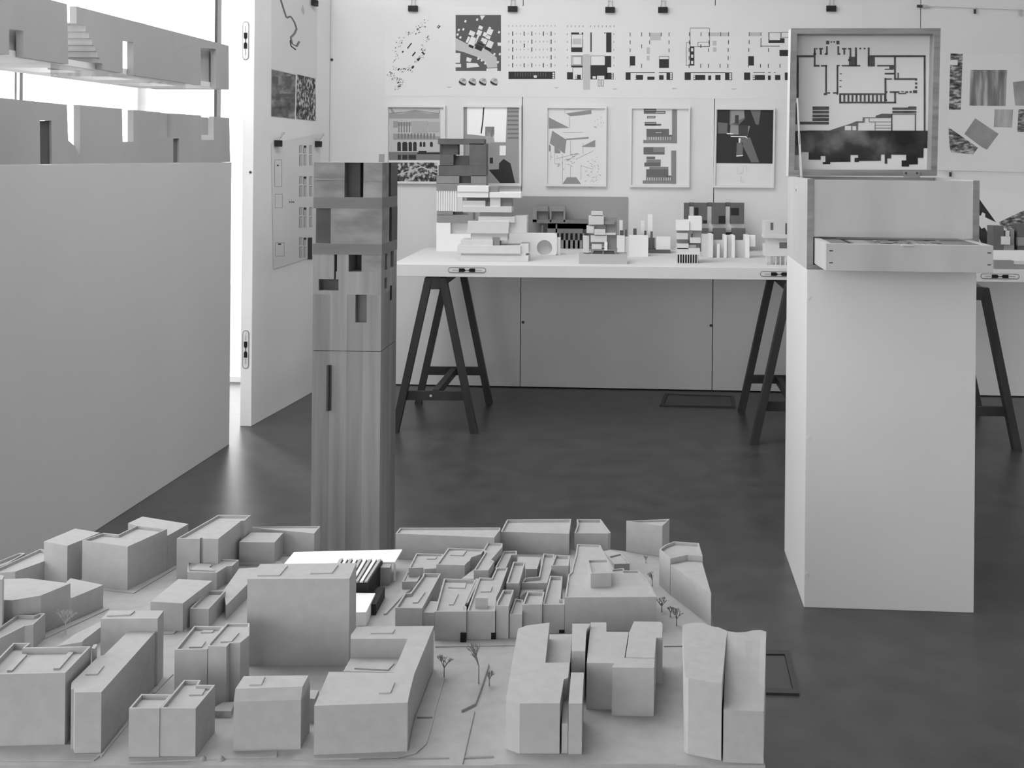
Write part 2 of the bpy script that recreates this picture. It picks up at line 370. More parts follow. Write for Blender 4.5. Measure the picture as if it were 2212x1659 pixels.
for x in (1205, 1290, 1380, 1478):
    ci = [(x + 36 * math.cos(i * .5236), 712 + 36 * math.sin(i * .5236)) for i in range(12)]
    flat(mb, WALL, o1, [ci], lite_ink, W2)
    flat(mb, WALL, o1 + .0003, [P(f'{x-32} 700, {x-10} 715, {x+18} 730, {x+28} 722, {x+24} 745, {x-12} 735, {x-34} 718')], ink, W2)
    for k in range(3): flat(mb, WALL, o1 + .0003, [P(f'{x-4+k*9} 705, {x+2+k*9} 685, {x+7+k*9} 687, {x+k*9} 708')], grey_ink, W2)
mb.build('diagram_row', strip)
mb = MB()
for i in range(13):
    for j, y in enumerate((225, 293, 362, 430, 498, 567)):
        x = 1605 + i * 33.4
        tall = j > 0 and i in ((1, 4, 6, 9, 11) if j in (1, 5) else (1, 6, 11))
        if j == 4 and i in (6,): tall = False
        hh, ww = (19, 4) if tall else (7, 2.2)
        flat(mb, WALL, o1, [rect(x - ww, y - hh, x + ww, y + hh)], ink if tall else grey_ink, W2)
flat(mb, WALL, o1, R('1735 378 1744 412, 1602 622 2007 687'), ink, W2)
flat(mb, WALL, o1 + .0003, R('1822 655 1848 675'), paper, W2)
flat(mb, WALL, o1 + .0003, R('1985 630 2001 645, 1985 650 2001 664, 1985 669 2001 683'), paper, W2)
flat(mb, WALL, o1 + .0003, [rect(1660 + i * 22, 630, 1663 + i * 22, 665) for i in range(13)], grey_ink, W2)
mb.build('plan_drawing', strip)
def plan(blk, lite='', lin='', thin=(), dots=()):
    mb = MB(); flat(mb, WALL, o1, R(lite), lite_ink, W3); flat(mb, WALL, o1 + .0003, R(blk), ink, W3); flat(mb, WALL, o1 + .0006, R(lin), paper, W3)
    for q in thin: lines(mb, WALL, o1 + .0004, q, 3.5, ink, W3)
    for x, y in dots: flat(mb, WALL, o1, [rect(x - 2.5, y - 8, x + 2.5, y + 8)], grey_ink, W3)
    mb.build('plan_drawing', strip)
plan('136 282 205 298, 228 282 240 300, 136 413 234 453, 136 570 236 585, 100 627 150 690, 172 650 220 688, 440 282 486 455, 430 487 484 585, 303 570 450 690, 440 632 505 690, 136 340 141 385, 234 345 239 413, 303 282 314 452, 424 282 434 292',
     '150 335 225 385, 240 470 300 780', '174 652 188 666, 174 670 188 684, 322 662 350 684, 360 658 424 690, 487 632 499 648, 487 652 499 667, 487 671 499 686',
     [rect(138, 298, 236, 413) + [(138, 298)], rect(138, 484, 235, 570) + [(138, 484)], rect(150, 492, 226, 562) + [(150, 492)], rect(306, 486, 430, 568) + [(306, 486)], rect(150, 585, 232, 690) + [(150, 585)], rect(370, 692, 387, 750) + [(370, 692)], rect(400, 692, 416, 750) + [(400, 692)]],
     [(103 + i * 34, 228) for i in range(5)] + [(305 + i * 34, 228) for i in range(7)] + [(103, 297 + i * 68) for i in range(5)] + [(507, 297 + i * 68) for i in range(5)])
pil = lambda xs, y: ', '.join(f'{x-3} {y} {x+3} {y+34}' for x in xs) + ', '
plan(pil((648, 748, 818, 918, 986), 282) + pil((648, 818, 986), 350) + pil((648, 986), 420) + pil((748,), 386) + pil((748,), 555) + '645 488 692 570, 645 560 649 586, 900 515 985 590, 609 628 652 694, 690 652 760 693, 798 666 860 693, 900 653 939 693, 964 628 1017 694, 652 628 862 635, 898 628 965 635',
     '820 285 915 350, 792 412 820 470, 792 485 818 525', '687 655 700 668, 687 673 700 688, 996 633 1011 650, 996 653 1011 669, 996 672 1011 688', [rect(902, 490, 984, 515) + [(902, 490)]])
plan(pil((1163, 1264, 1334, 1435, 1504), 280) + pil((1163, 1334, 1502), 350) + pil((1160, 1330, 1500), 418) + pil((1160, 1500), 487) + pil((1160, 1262, 1328, 1430, 1498), 555) + '1259 385 1266 415, 1168 405 1206 570, 1122 628 1175 695, 1197 652 1301 695, 1326 656 1353 695, 1388 652 1434 695, 1473 630 1534 696, 1175 628 1475 635',
     '1340 282 1430 314, 1440 282 1502 314, 1365 355 1398 395, 1368 412 1398 450', '1178 418 1196 446, 1178 474 1196 502, 1178 528 1196 556, 1199 655 1213 669, 1199 674 1213 688, 1511 636 1528 652, 1511 654 1528 670, 1511 673 1528 690',
     [rect(1170, 244, 1338, 405) + [(1170, 244)], rect(1137, 367, 1168, 570) + [(1137, 367)], rect(1238, 366, 1335, 403) + [(1238, 366)]])
plan(pil((1682, 1785), 280) + pil((1682,), 348) + pil((1680, 1850), 418) + pil((1780, 1848, 1950), 555) + '1674 488 1724 570, 1674 560 1679 586, 1850 332 1990 374, 1946 434 2050 488, 1638 630 1692 695, 1714 652 1820 695, 1845 656 1870 695, 1907 652 1953 695, 1992 630 2050 696, 1718 628 1818 634, 1845 628 1870 634, 1897 628 1912 634, 1780 398 1950 404, 1782 330 1788 410, 1850 280 1855 330',
     '1688 280 1780 314', '1858 288 1950 348, 1716 655 1731 669, 1716 674 1731 688', [rect(1856, 282, 1956, 350) + [(1856, 282)], rect(1962, 280, 2040, 325) + [(1962, 280)]])
mb = MB()
for x, y in ((970, 189), (1202, 190), (1328, 193), (1456, 192), (1585, 193)): flat(mb, WALL, o1, [P(f'{x-5} {y-2}, {x+5} {y-2}, {x+5} {y}, {x-3} {y+1}')], lite_ink)
mb.build('caption_marks', strip)
for (x, y), lab in (((893, 13), 'binder clip over the town map end of the plan strip'), ((1108, 14), 'binder clip between the site plan and the dotted grid plan'), ((1318, 16), 'binder clip above the plan with large black rooms'), ((1432, 16), 'binder clip above the open plan with few black rooms'), ((1795, 13), 'binder clip above the open lid of the wooden box')):
    clip(WALL.hit(x, y, .001), wn, wd, UP, lab, 'binder clips on the plan strip', 1.55)
# ------------------------------------------------------------------ framed pictures
def frame(x0, y0, x1, y1, label, sk=0):
    c = WALL.hit((x0 + x1) / 2, y1, .002)
    e = thing('framed_picture', c, label, 'picture', 'framed prints in a row on the back wall')
    ln = [WALL.hit(*p, .001) for p in ((x0, y0), (x1, y0 + 1), (x1 - sk, y1), (x0 - sk, y1 - 1))]
    cc = sum(ln, V()) / 4; inn = []
    for p in ln:
        d = p - cc; inn.append(cc + d * (1 - .0105 / max(abs(d.dot(wd)), abs(d.z)) * 1.15))
    mb = MB()
    for i in range(4):
        j = (i + 1) % 4; mb.ext([ln[i], ln[j], inn[j], inn[i]], wn * .02, frame_m)
    mb.build('frame', e)
    o = MB().ext(inn, wn * .006, paper).build('print_sheet', e)
    return e, o
FO = .0082
e, o = frame(836, 227, 963, 397, 'framed print of a palace facade over an aerial view, beside the timber tower')
mb = MB(); flat(mb, WALL, FO, R('563 935 1010 1390'), lite_ink, W2)
flat(mb, WALL, FO + .0003, R('565 985 1000 1030, 600 1050 640 1110, 640 1060 1005 1095'), mid_ink, W2); flat(mb, WALL, FO + .0003, R('563 1320 1005 1390'), grey_ink, W2)
flat(mb, WALL, FO + .0003, [P('690 985, 790 960, 900 985'), P('565 935, 590 940, 620 985, 590 980'), P('600 1160, 1010 1185, 1010 1215, 600 1215')], mid_ink, W2)
flat(mb, WALL, FO + .0005, [rect(645 + i * 23, 1060, 655 + i * 23, 1150) for i in range(5)] + [rect(640 + i * 28, 1160, 655 + i * 28, 1205) for i in range(12)], grey_ink, W2)
def arch(x0, x1, y0, y1): return [(x0, y1), (x0, y0 + 12), (x0 + (x1 - x0) * .25, y0 + 2), (x0 + (x1 - x0) * .75, y0 + 2), (x1, y0 + 12), (x1, y1)]
flat(mb, WALL, FO + .0005, [arch(636, 668, 1230, 1312), arch(680, 724, 1230, 1312), arch(734, 764, 1230, 1312), arch(774, 804, 1230, 1312), arch(830, 850, 1230, 1275), arch(860, 880, 1230, 1275), arch(920, 945, 1230, 1275)] + R('820 1310 890 1332, 810 1325 1005 1340, 640 1345 668 1388, 680 1345 724 1388, 734 1345 800 1388'), ink, W2)
flat(mb, WALL, FO + .0004, R('760 1050 900 1160, 905 1060 1005 1150'), M('ink_pale', .42, .8), W2)
lines(mb, WALL, FO + .0006, P('565 985, 700 975, 790 958, 900 975, 1000 985, 1000 960'), 5, grey_ink, W2)
mb.build('facade_print', o)
mb = MB(); flat(mb, WALL, FO, R('600 1412 985 1585'), photo_a, W2)
lines(mb, WALL, FO + .0004, P('610 1530, 850 1450, 980 1500'), 10, lite_ink, W2); lines(mb, WALL, FO + .0004, P('780 1412, 850 1450'), 8, lite_ink, W2); mb.build('aerial_print', o)
e, o = frame(999, 227, 1127, 402, 'framed collage with a bare tree trunk and grey shadows behind the grey block model')
mb = MB(); flat(mb, WALL, FO, R('1215 925 1692 1590'), M('collage_grey', .34, .75), W2)
flat(mb, WALL, FO + .0003, [P('1243 925, 1590 925, 1578 1235, 1480 1235, 1470 1190, 1243 1165'), P('1525 1265, 1580 1265, 1578 1350, 1525 1350')], M('print_white', .95, .6), W2)
flat(mb, WALL, FO + .0003, [rect(1592, 925 + i * 38, 1690, 940 + i * 38) for i in range(8)], grey_ink, W2)
flat(mb, WALL, FO + .0003, R('1400 1100 1480 1240'), M('ink_pale', .42, .8), W2)
lines(mb, WALL, FO + .0005, P('1388 925, 1380 1040, 1365 1160'), 11, ink, W2)
flat(mb, WALL, FO + .0005, [P('1430 1475, 1520 1470, 1520 1420, 1560 1380, 1620 1420, 1660 1590, 1530 1590'), P('1438 1370, 1468 1370, 1468 1420, 1440 1420')], ink, W2)
mb.build('collage_print', o)
e, o = frame(1180, 229, 1311, 403, 'framed line sketch of a stepped building, right of the collage', 1)
mb = MB(); flat(mb, WALL, FO, [P('-58 1020, 120 1110, -58 1118') , P('90 985, 310 955, 312 990, 130 1010'), P('-28 1135, 95 1215, 80 1335, -50 1245'), P('90 1205, 290 1190, 285 1205, 90 1215'), P('225 1275, 345 1215, 345 1278'), P('60 1598, 100 1540, 180 1540, 222 1598'), P('-6 1275, 40 1312, 40 1332, -6 1330'), P('-58 1255, -41 1268, -41 1315, -58 1315')], M('sketch_grey', .28, .8), Crop(1200, 0, 550 / 2212))
for q in ('82 990, 82 950, 330 945', '120 1010, 120 1110', '-10 1245, -10 1420, 40 1430', '60 1150, 240 1150', '-40 1320, -40 1390', '130 1215, 130 1340, 210 1340', '60 1340, 60 1598', '220 1440, 220 1560', '220 1440, 330 1470', '180 1380, 330 1310', '130 1430, 130 1540', '240 1240, 240 1340', '0 1380, 200 1330, 100 1400'): lines(mb, WALL, FO + .0003, P(q), 2.5, mid_ink, W3)
for i in range(70):
    x, y = rnd.choice(((370, 1050), (340, 1440), (310, 1550), (130, 1390), (30, 1410))); x += rnd.gauss(0, 30); y += rnd.gauss(0, 35)
    lines(mb, WALL, FO + .0004, [(x, y), (x + rnd.uniform(-22, 22), y + rnd.uniform(-14, 14))], 2.5, grey_ink, W3)
mb.build('sketch_print', o)
e, o = frame(1362, 230, 1491, 405, 'framed print of stacked grey bars and columns, fourth frame along the wall', 2)
mb = MB(); gb = M('bar_grey', .15, .75); gc = M('bar_grey_pale', .24, .75)
flat(mb, WALL, FO, R('768 945 875 970, 768 965 955 988, 795 1008 868 1028, 775 1060 875 1092, 775 1076 918 1092, 790 1120 985 1188, 985 1172 1012 1188, 765 1278 850 1342, 850 1322 948 1342, 790 1360 865 1382, 772 1412 913 1446, 788 1470 980 1540, 960 1525 1005 1540'), gb, W3)
flat(mb, WALL, FO, R('1012 952 1055 1245, 762 1216 1012 1244, 850 1278 948 1322, 790 1386 915 1412, 815 1450 980 1470, 1006 1308 1048 1598, 757 1568 1006 1596'), gc, W3)
flat(mb, WALL, FO, [rect(792 + i * 15.2, 1188, 800 + i * 15.2, 1216) for i in range(15)] + [rect(788 + i * 15.2, 1540, 796 + i * 15.2, 1568) for i in range(15)], gb, W3)
flat(mb, WALL, FO + .0003, R('780 955 870 961, 870 975 950 981, 803 1014 860 1021, 782 1068 870 1074, 870 1148 920 1155'), lite_ink, W3)
mb.build('bar_print', o)
e, o = frame(1544, 232, 1674, 406, 'framed dark photograph of a lit room above a small faint plan', 3)
mb = MB(); flat(mb, WALL, FO, [P('1407 942, 1897 945, 1885 1422, 1397 1417')], M('dark_photo', .03, .5), W3)
pg = M('photo_grey', .16, .6); pl_ = M('photo_light', .5, .6)
flat(mb, WALL, FO + .0003, [P('1515 945, 1640 948, 1645 1030, 1590 1085, 1510 1085'), P('1410 1062, 1495 1070, 1490 1160, 1408 1160'), P('1690 948, 1785 948, 1765 1085, 1740 1080'), P('1590 1195, 1690 1195, 1770 1410, 1700 1410'), P('1575 1240, 1630 1235, 1625 1350, 1570 1355')], pg, W3)
flat(mb, WALL, FO + .0005, [P('1525 960, 1635 960, 1640 1020, 1520 1080'), P('1520 1085, 1590 1090, 1590 1170, 1515 1170'), P('1640 1090, 1690 1095, 1665 1190')], M('photo_mid', .30, .6), W3)
flat(mb, WALL, FO + .0007, [P('1560 1000, 1592 1000, 1590 1078, 1558 1075'), P('1592 1088, 1675 1090, 1670 1175, 1590 1175')], M('photo_shade', .06, .6), W3)
flat(mb, WALL, FO + .0008, [P('1485 1155, 1545 1160, 1545 1166, 1490 1165'), P('1520 1180, 1655 1182, 1672 1205, 1650 1192, 1525 1190'), P('1570 1350, 1630 1345, 1625 1356, 1572 1360'), P('1590 1200, 1608 1200, 1604 1240, 1592 1240')], M('photo_white', .85, .6), W3)
for q in ('1580 1460, 1580 1510, 1620 1510', '1605 1440, 1660 1440, 1660 1490', '1630 1450, 1630 1500, 1600 1500', '1610 1530, 1610 1580, 1640 1580'): lines(mb, WALL, FO, P(q), 2.5, lite_ink, W3)
mb.build('room_photo', o)
o = sheet('label_card', WALL, [(819, 333), (831, 333), (830, 352), (818, 352)], 'small grey caption card on the wall left of the facade print', 'card', M('caption_card', .38, .7), .002)
# ------------------------------------------------------------------ right of the box: sheet of rubbings, wires with clips
K8 = Crop(2020, 90, 192 / 1098)
sh = sheet('rubbing_sheet', WALL, P('160 150, 1500 150, 1500 1430, 800 1420, 470 1400, 190 1370, 165 1060'), 'large white sheet of textured rubbings on the wall right of the open lid', 'drawing', crop=K8)
for q, m in ((P('190 145, 342 150, 316 840, 170 840'), texture_a), (P('435 347, 890 350, 870 795, 420 790'), texture_b), (P('165 1055, 530 1310, 470 1392, 195 1368, 178 1280'), texture_a), (P('495 945, 785 1140, 640 1335, 570 1300, 360 1140'), M('stone_rubbing', .3, .7, .15, 12)), (P('735 835, 965 838, 950 1062, 725 1055'), texture_c), (P('1030 835, 1300 838, 1290 1120, 1015 1115'), texture_a), (P('960 500, 1120 480, 1400 480, 1400 790, 990 790'), M('soft_rubbing', .3, .7, .3, 8))):
    mb = MB(); flat(mb, WALL, .0014, [q], m, K8)
    if m is texture_a and q[0][0] == 190: flat(mb, WALL, .0017, [P('188 228, 280 226, 278 290, 184 288')], paper, K8)
    mb.build('rubbing', sh)
K9 = Crop(2020, 380, 192 / 1225)
sh = sheet('black_collage_sheet', WALL, P('470 150, 1500 300, 1500 1040, 470 1040'), 'lower white sheet with black wedges on the wall behind the second table', 'drawing', crop=K9)
mb = MB(); flat(mb, WALL, .0014, [P('480 120, 578 275, 840 640, 690 570, 690 520, 650 500, 630 550, 480 500'), P('480 500, 570 620, 640 730, 680 710, 830 960, 720 970, 640 930, 480 620')], M('black_collage', .03, .7, .3, 30), K9)
flat(mb, WALL, .0014, [P('875 640, 1190 490, 1500 400, 1500 700, 1110 700, 1000 730, 915 700')], texture_a, K9)
for q in ('715 690, 760 680, 790 720, 735 720, 715 690', '735 760, 790 770, 740 790', '690 720, 790 900'): lines(mb, WALL, .0016, P(q), 8, mid_ink, K9)
mb.build('wedge_print', sh)
def wire(pts, label, clips):
    e = thing('hanging_wire', WALL.hit(*pts[0], .02), label, 'wire', 'picture wires on the back wall')
    MB().tube(WALL.hit(*pts[0], .012), WALL.hit(*pts[1], .012), .0016, metal, 6).build('cable', e)
    return e
e = wire(((1990, 13), (2330, 27)), 'upper steel picture wire with turnbuckle right of the plan strip', 0)
a, b = WALL.hit(1981, 13, .012), WALL.hit(2012, 15, .012)
MB().tube(a, a + (b - a) * .35, .008, dark_metal, 10).tube(a + (b - a) * .4, a + (b - a) * .85, .012, metal, 10, .005).build('turnbuckle', e)
e = wire(((2026, 368), (2330, 376)), 'lower steel picture wire below the sheet of rubbings', 0)
for (x, y), lab in (((2106, 17), 'dark wire clip on the upper picture wire nearer the turnbuckle'), ((2202, 21), 'bright wire clip on the upper picture wire near the picture edge'), ((2053, 369), 'wire clip on the lower picture wire beside the open lid')):
    c = WALL.hit(x, y, .012); e = thing('wire_clip', c, lab, 'clip', 'small clips on the picture wires')
    MB().tube(c + UP * .004, c - UP * .008, .005, metal, 8).build('hook', e)
    MB().box(c - wd * .006 - UP * .032 - wn * .004, wd * .012, wn * .008, UP * .026, metal if x > 2150 else dark_metal).build('jaw', e)
# ------------------------------------------------------------------ tables on trestles
TZ, TT = .79, .057
TOPP = ZP(TZ)
def table(pxl, pxr, y, label):
    a, b = TOPP.hit(pxl, y[0]), TOPP.hit(pxr, y[1]); d = (b - a).normalized(); n = V((d.y, -d.x, 0))
    L = (b - a).length; q0 = a; back = min(((w0 - p).dot(wn)) / (-n).dot(wn) for p in (a, b)) if False else None
    dep = min(abs((a - w0).dot(wn)), abs((b - w0).dot(wn))) - .03
    e = thing('table', V((q0.x, q0.y, 0)) + d * L / 2, label, 'table', 'exhibition panels laid on trestles')
    MB().box(V((a.x, a.y, TZ - TT)), d * L, -n * dep, UP * TT, white_wall).build('tabletop', e, bevel=.002)
    return e, a, d, n, L
e, ta, td, tn, tl = table(846, 1846, (570.5, 580), 'long white panel table on trestles along the back wall behind the timber tower')
TFRONT = Plane(ta, tn)
for px, py in ((1009, 583.5), (1683, 592)): fitting(e, TFRONT.hit(px, py), td, UP, tn, .178, .026)
e2, tb, td2, tn2, tl2 = table(1985, 2900, (581, 592), 'second white panel table on trestles to the right of the plinth with the wooden box')
TFRONT2 = Plane(tb, tn2)
fitting(e2, TFRONT2.hit(2160, 597), td2, UP, tn2, .178, .026)
def trestle(xn, yn, xf, yf, sp, label):
    e = thing('trestle', V(((xn + xf) / 2, (yn + yf) / 2, 0)), label, 'trestle', 'dark trestles under the panel tables')
    zt = TZ - TT - .001
    MB().bar((xn, yn - .02, zt - .03), (xf, yf + .02, zt - .03), .045, .058, trestle_m).build('beam', e)
    for x, y, s0 in ((xn, yn, 1), (xf, yf, 1)):
        for s in (-1, 1):
            m = MB(); t = V((x + s * .032, y, zt - .004)); f = V((x + s * sp, y, 0.0)); d = f - t
            wv = V((.017, 0, 0)); dv = V((0, .022, 0))
            m.shell([t - wv - dv, t + wv - dv, t + wv + dv, t - wv + dv], [f - wv - dv, f + wv - dv, f + wv + dv, f - wv + dv], trestle_m); m.build('leg', e)
        zr = .17; k = .032 + (sp - .032) * (1 - zr / zt)
        yy = y + (.012 if y == yn else -.012)
        MB().box((x - k, yy - .009, zr - .02), (2 * k, 0, 0), (0, .018, 0), (0, 0, .042), trestle_m).build('rail', e)
    MB().bar((xn + .0, yn + .02, .18), (xf + .0, yf - .02, .17), .03, .035, trestle_m).build('brace', e)
    MB().tube((xn - .02, yn + .004, .172), (xn - .02, yn - .002, .172), .006, metal, 10).build('bolt', e, 'bright bolt head')
trestle(-.772, 5.205, -.765, 5.83, .186, 'dark trestle under the table end beside the timber tower')
trestle(.887, 5.04, .91, 5.68, .186, 'dark trestle just left of the tall white plinth')
trestle(1.685, 4.98, 1.79, 5.80, .186, 'dark trestle under the second table right of the tall white plinth')
# ------------------------------------------------------------------ models on the table
K2, KC = Crop(920, 290, 500 / 2212), Crop(1300, 400, 460 / 2212)
def ydepth(px, py): return TOPP.hit(px, py).y
class Model:
    def __init__(s, name, crop, base, label, cat='model', group='small building models on the panel table'):
        s.c = crop; p = crop(base); s.Y = TOPP.hit(*p).y; b = TOPP.hit(*p)
        s.e = thing(name, V((b.x, b.y, TZ)), label, cat, group); s.z = TZ
    def bx(s, mb, q, m, f=0., d=.1, base=False):       # front rectangle in crop pixels, pushed back by f, d deep
        pl = YP(s.Y + f); a, b = pl.hit(*s.c((q[0], q[3]))), pl.hit(*s.c((q[2], q[1])))
        z0 = s.z if base else max(a.z, s.z)
        mb.box((a.x, s.Y + f, z0), (b.x - a.x, 0, 0), (0, d, 0), (0, 0, b.z - z0), m); return mb
    def part(s, name, rects, m, f=0., d=.1, base=False, bevel=0, label=None):
        mb = MB()
        for q in rects.split(','):
            v = list(map(float, q.split())); s.bx(mb, v[:4], m, v[4] if len(v) > 4 else f, v[5] if len(v) > 5 else d, base)
        return mb.build(name, s.e, label, bevel)
m = Model('tower_model', K2, (250, 1120), 'tall block model with dark grey top and white ribbed middle, leftmost on the table')
m.part('plinth_block', '97 955 430 1120 0 .11, 97 845 235 955 0 .11, 235 845 430 955 .05 .06', card_w, base=False, bevel=.002)
m.part('grey_band', '105 772 450 845 0 .11, 105 735 258 772 0 .11, 405 735 450 772 0 .11, 258 735 405 772 .04 .07', mcard)
mb = MB()
for i in range(9):
    m.bx(mb, (103 + i * 22, 540, 115 + i * 22, 738), card_w, 0, .11)
m.bx(mb, (100, 540, 350, 738), lcard, .006, .1); mb.build('ribbed_block', m.e)
m.part('upper_block', '100 470 575 540 0 .11, 100 395 318 470 0 .11, 430 395 575 470 0 .11, 318 395 430 470 .05 .06', mcard)
m.part('upper_frame', '120 300 575 397 0 .11, 132 195 262 300 0 .11, 415 90 575 300 0 .11, 262 205 415 300 .06 .05, 160 95 305 195 .03 .08, 115 45 555 95 0 .11, 132 95 160 195 .09 .02', dcard)
m = Model('layered_model', K2, (640, 1216), 'white model of staggered stacked slabs at the front of the table')
for q, mt in (('330 1160 980 1216 0 .14', lcard), ('335 1136 955 1163 .005 .12', lcard), ('300 1068 905 1137 -.01 .15', lcard), ('900 1050 982 1137 .01 .12', lcard), ('330 1012 640 1066 0 .13', lcard), ('635 985 705 1066 .01 .1', mcard), ('435 935 780 1014 .015 .1', lcard), ('395 885 790 947 0 .13, 400 832 795 887 0 .12', lcard), ('790 835 965 947 .03 .1, 850 780 968 840 .03 .1', lcard), ('500 788 850 842 .01 .11', lcard), ('515 742 820 790 .03 .09', M('grey_card_b', .46, .7)), ('350 692 820 745 0 .12', lcard), ('350 636 568 693 .008 .1, 612 604 712 693 .008 .1', lcard), ('568 640 612 693 .03 .08, 712 604 825 693 .03 .08, 390 598 612 640 .04 .07', mcard), ('605 556 908 606 .0 .12', card_w), ('300 495 598 550 -.01 .1, 300 550 598 604 -.005 .1', card_w), ('598 498 690 553 .02 .07', mcard)):
    m.part('slab', q, mt, bevel=.0015)
m = Model('box_model', K2, (1000, 1157), 'low white box model with a round opening in its front')
mb = MB(); m.bx(mb, (790, 948, 1252, 1157), lcard, .035, .04, True); m.bx(mb, (1250, 990, 1285, 1130), card_w, .03, .05, True); mb.build('body', m.e)
pl = YP(m.Y); cx_, cy_, rr = 1133, 1085, 74
ci = [(cx_ + rr * math.cos(2 * math.pi * i / 32), cy_ + rr * math.sin(2 * math.pi * i / 32)) for i in range(32)]
def sq(p):
    dx, dy = p[0] - cx_, p[1] - cy_; tx = ((1252 if dx > 0 else 790) - cx_) / dx if abs(dx) > 1e-6 else 1e9; ty = ((1157 if dy > 0 else 948) - cy_) / dy if abs(dy) > 1e-6 else 1e9
    k = min(tx, ty); return (cx_ + dx * k, cy_ + dy * k)
mb = MB(); so = [sq(p) for p in ci]
for i in range(32):
    j = (i + 1) % 32; q = [pl.hit(*K2(p)) for p in (so[i], so[j], ci[j], ci[i])]; mb.ext(q, (0, .0351, 0), card_w)
for cxn in ((790, 948), (1252, 948)):
    k = min(range(32), key=lambda i: (so[i][0] - cxn[0]) ** 2 + (so[i][1] - cxn[1]) ** 2)
mb.build('front_wall', m.e)
mb = MB(); cc = [(750 + 40 * math.cos(a * .2618), 990 + 44 * math.sin(a * .2618)) for a in range(-6, 7)]
mb.ext([YP(m.Y - .004).hit(*K2(p)) for p in cc], (0, .004, 0), card_w); mb.build('half_disc', m.e)
m = Model('tower_model', K2, (1690, 1240), 'grey tower model of loose boxes on a grey base slab, middle of the table')
m.part('base_slab', '1462 1150 1925 1240 0 .13', M('grey_card_b', .46, .7), base=True)
m.part('box_cluster', '1580 740 1690 770 .03 .06, 1555 785 1700 862 .02 .08, 1535 880 1605 945 .02 .08, 1610 910 1715 962 .015 .06, 1690 945 1815 962 .02 .06, 1575 968 1730 1030 .02 .07, 1585 1050 1680 1100 .02 .07, 1500 975 1560 1130 .03 .05', lcard)
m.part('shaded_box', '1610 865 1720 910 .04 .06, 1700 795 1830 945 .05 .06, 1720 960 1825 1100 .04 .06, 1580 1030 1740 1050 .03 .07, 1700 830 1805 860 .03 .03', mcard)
m.part('frame_legs', '1560 1098 1830 1112 .018 .07, 1580 1110 1592 1180 .02 .01, 1690 1110 1700 1180 .02 .01, 1808 1110 1820 1180 .02 .01, 1600 1120 1800 1175 .05 .04', mcard)
m.part('ladder', '1705 1030 1735 1110 .015 .01', card_w)
m = Model('block_model', K2, (2030, 1168), 'pair of plain white blocks right of the grey tower model')
m.part('block', '1825 975 1900 1150 .02 .06', card_w, base=True); m.part('block', '1940 975 2125 1168 0 .08', card_w, base=True); m.part('block', '1895 985 1985 1160 .03 .05', lcard, base=True)
m = Model('column_model', KC, (600, 708), 'small model of slim dark and white posts on a dark base behind the white blocks')
m.part('base_slab', '150 672 712 708 0 .1', dcard, base=True)
for q in ('185 470 225 690 .02 .02', '240 462 262 690 .03 .02', '325 452 362 690 .02 .02', '440 475 465 690 .03 .02', '505 482 530 690 .01 .02', '488 550 552 690 .015 .03'): m.part('dark_post', q, dcard, label='dark post')
for q in ('180 365 218 690 .06 .015', '402 368 445 690 .06 .015', '473 303 527 690 .07 .015'): m.part('white_post', q, card_w, label='white post')
m.part('white_block', '562 540 712 672 .01 .06', card_w)
m = Model('frame_model', KC, (1240, 690), 'dark grey model like a wall of open boxes, behind the white comb model')
m.part('upper_box', '855 185 910 352 0 .03, 910 180 957 222 .01 .02', dcard); m.part('upper_box', '957 185 1097 400 0 .03, 1097 180 1145 222 .01 .02', dcard); m.part('upper_box', '1145 185 1288 405 0 .03, 1288 180 1335 222 .01 .02', dcard); m.part('upper_box', '1335 185 1480 402 0 .03', dcard)
m.part('window', '962 232 1005 315 -.001 .002, 1340 238 1425 312 -.001 .002, 1213 320 1283 398 -.001 .002, 1050 365 1095 395 -.001 .002', black)
m.part('lower_box', '1005 450 1108 690 0 .03', dcard, d=.03, base=True); m.part('lower_box', '1155 450 1288 690 0 .03', dcard, d=.03, base=True); m.part('lower_box', '1350 450 1492 690 0 .03', dcard, d=.03, base=True)
m.part('link', '1108 488 1156 520 .005 .02', black); m.part('link', '1288 490 1350 520 .005 .02', black)
m.part('back_sheet', '860 395 1480 460 .031 .01', card_w)
m = Model('comb_model', KC, (1300, 757), 'white comb shaped model with upright fins in front of the dark box model')
m.part('fin', '1115 508 1158 757 0 .09', card_w, base=True, bevel=.002); m.part('fin', '1270 520 1300 757 0 .09', card_w, base=True, bevel=.002); m.part('fin', '1350 522 1385 757 0 .09', card_w, base=True, bevel=.002); m.part('fin', '1490 520 1536 757 0 .09', card_w, base=True, bevel=.002); m.part('fin', '1195 612 1226 757 .01 .06', card_w, base=True)
m.part('back_wall', '1038 508 1117 757 .05 .03, 1155 572 1272 757 .05 .03, 1298 524 1352 757 .03 .05, 1383 575 1492 757 .05 .03', lcard, base=True); m.part('side_flap', '1534 520 1597 640 .04 .02', card_w, bevel=.003)
m = Model('stack_model', KC, (890, 812), 'stacked box model standing on a row of thin fins, left of the comb model')
m.part('box_cluster', '778 370 910 470 0 .08, 912 327 1040 470 .01 .08', card_w); m.part('box_cluster', '780 500 895 562 0 .08, 915 545 1028 600 .0 .07, 782 608 902 662 0 .08, 780 655 1020 720 0 .09, 900 620 980 655 .03 .05', lcard)
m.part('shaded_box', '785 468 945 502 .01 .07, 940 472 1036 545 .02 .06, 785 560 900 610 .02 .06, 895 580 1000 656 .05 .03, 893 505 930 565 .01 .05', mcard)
mb = MB()
for i in range(9): m.bx(mb, (780 + i * 26, 720, 788 + i * 26, 812), lcard, 0, .09, True)
m.bx(mb, (782, 722, 1000, 800), dcard, .04, .03, True); mb.build('fin_row', m.e)
m = Model('stack_model', KC, (1810, 830), 'stacked box model on thin legs partly hidden by the tall white plinth')
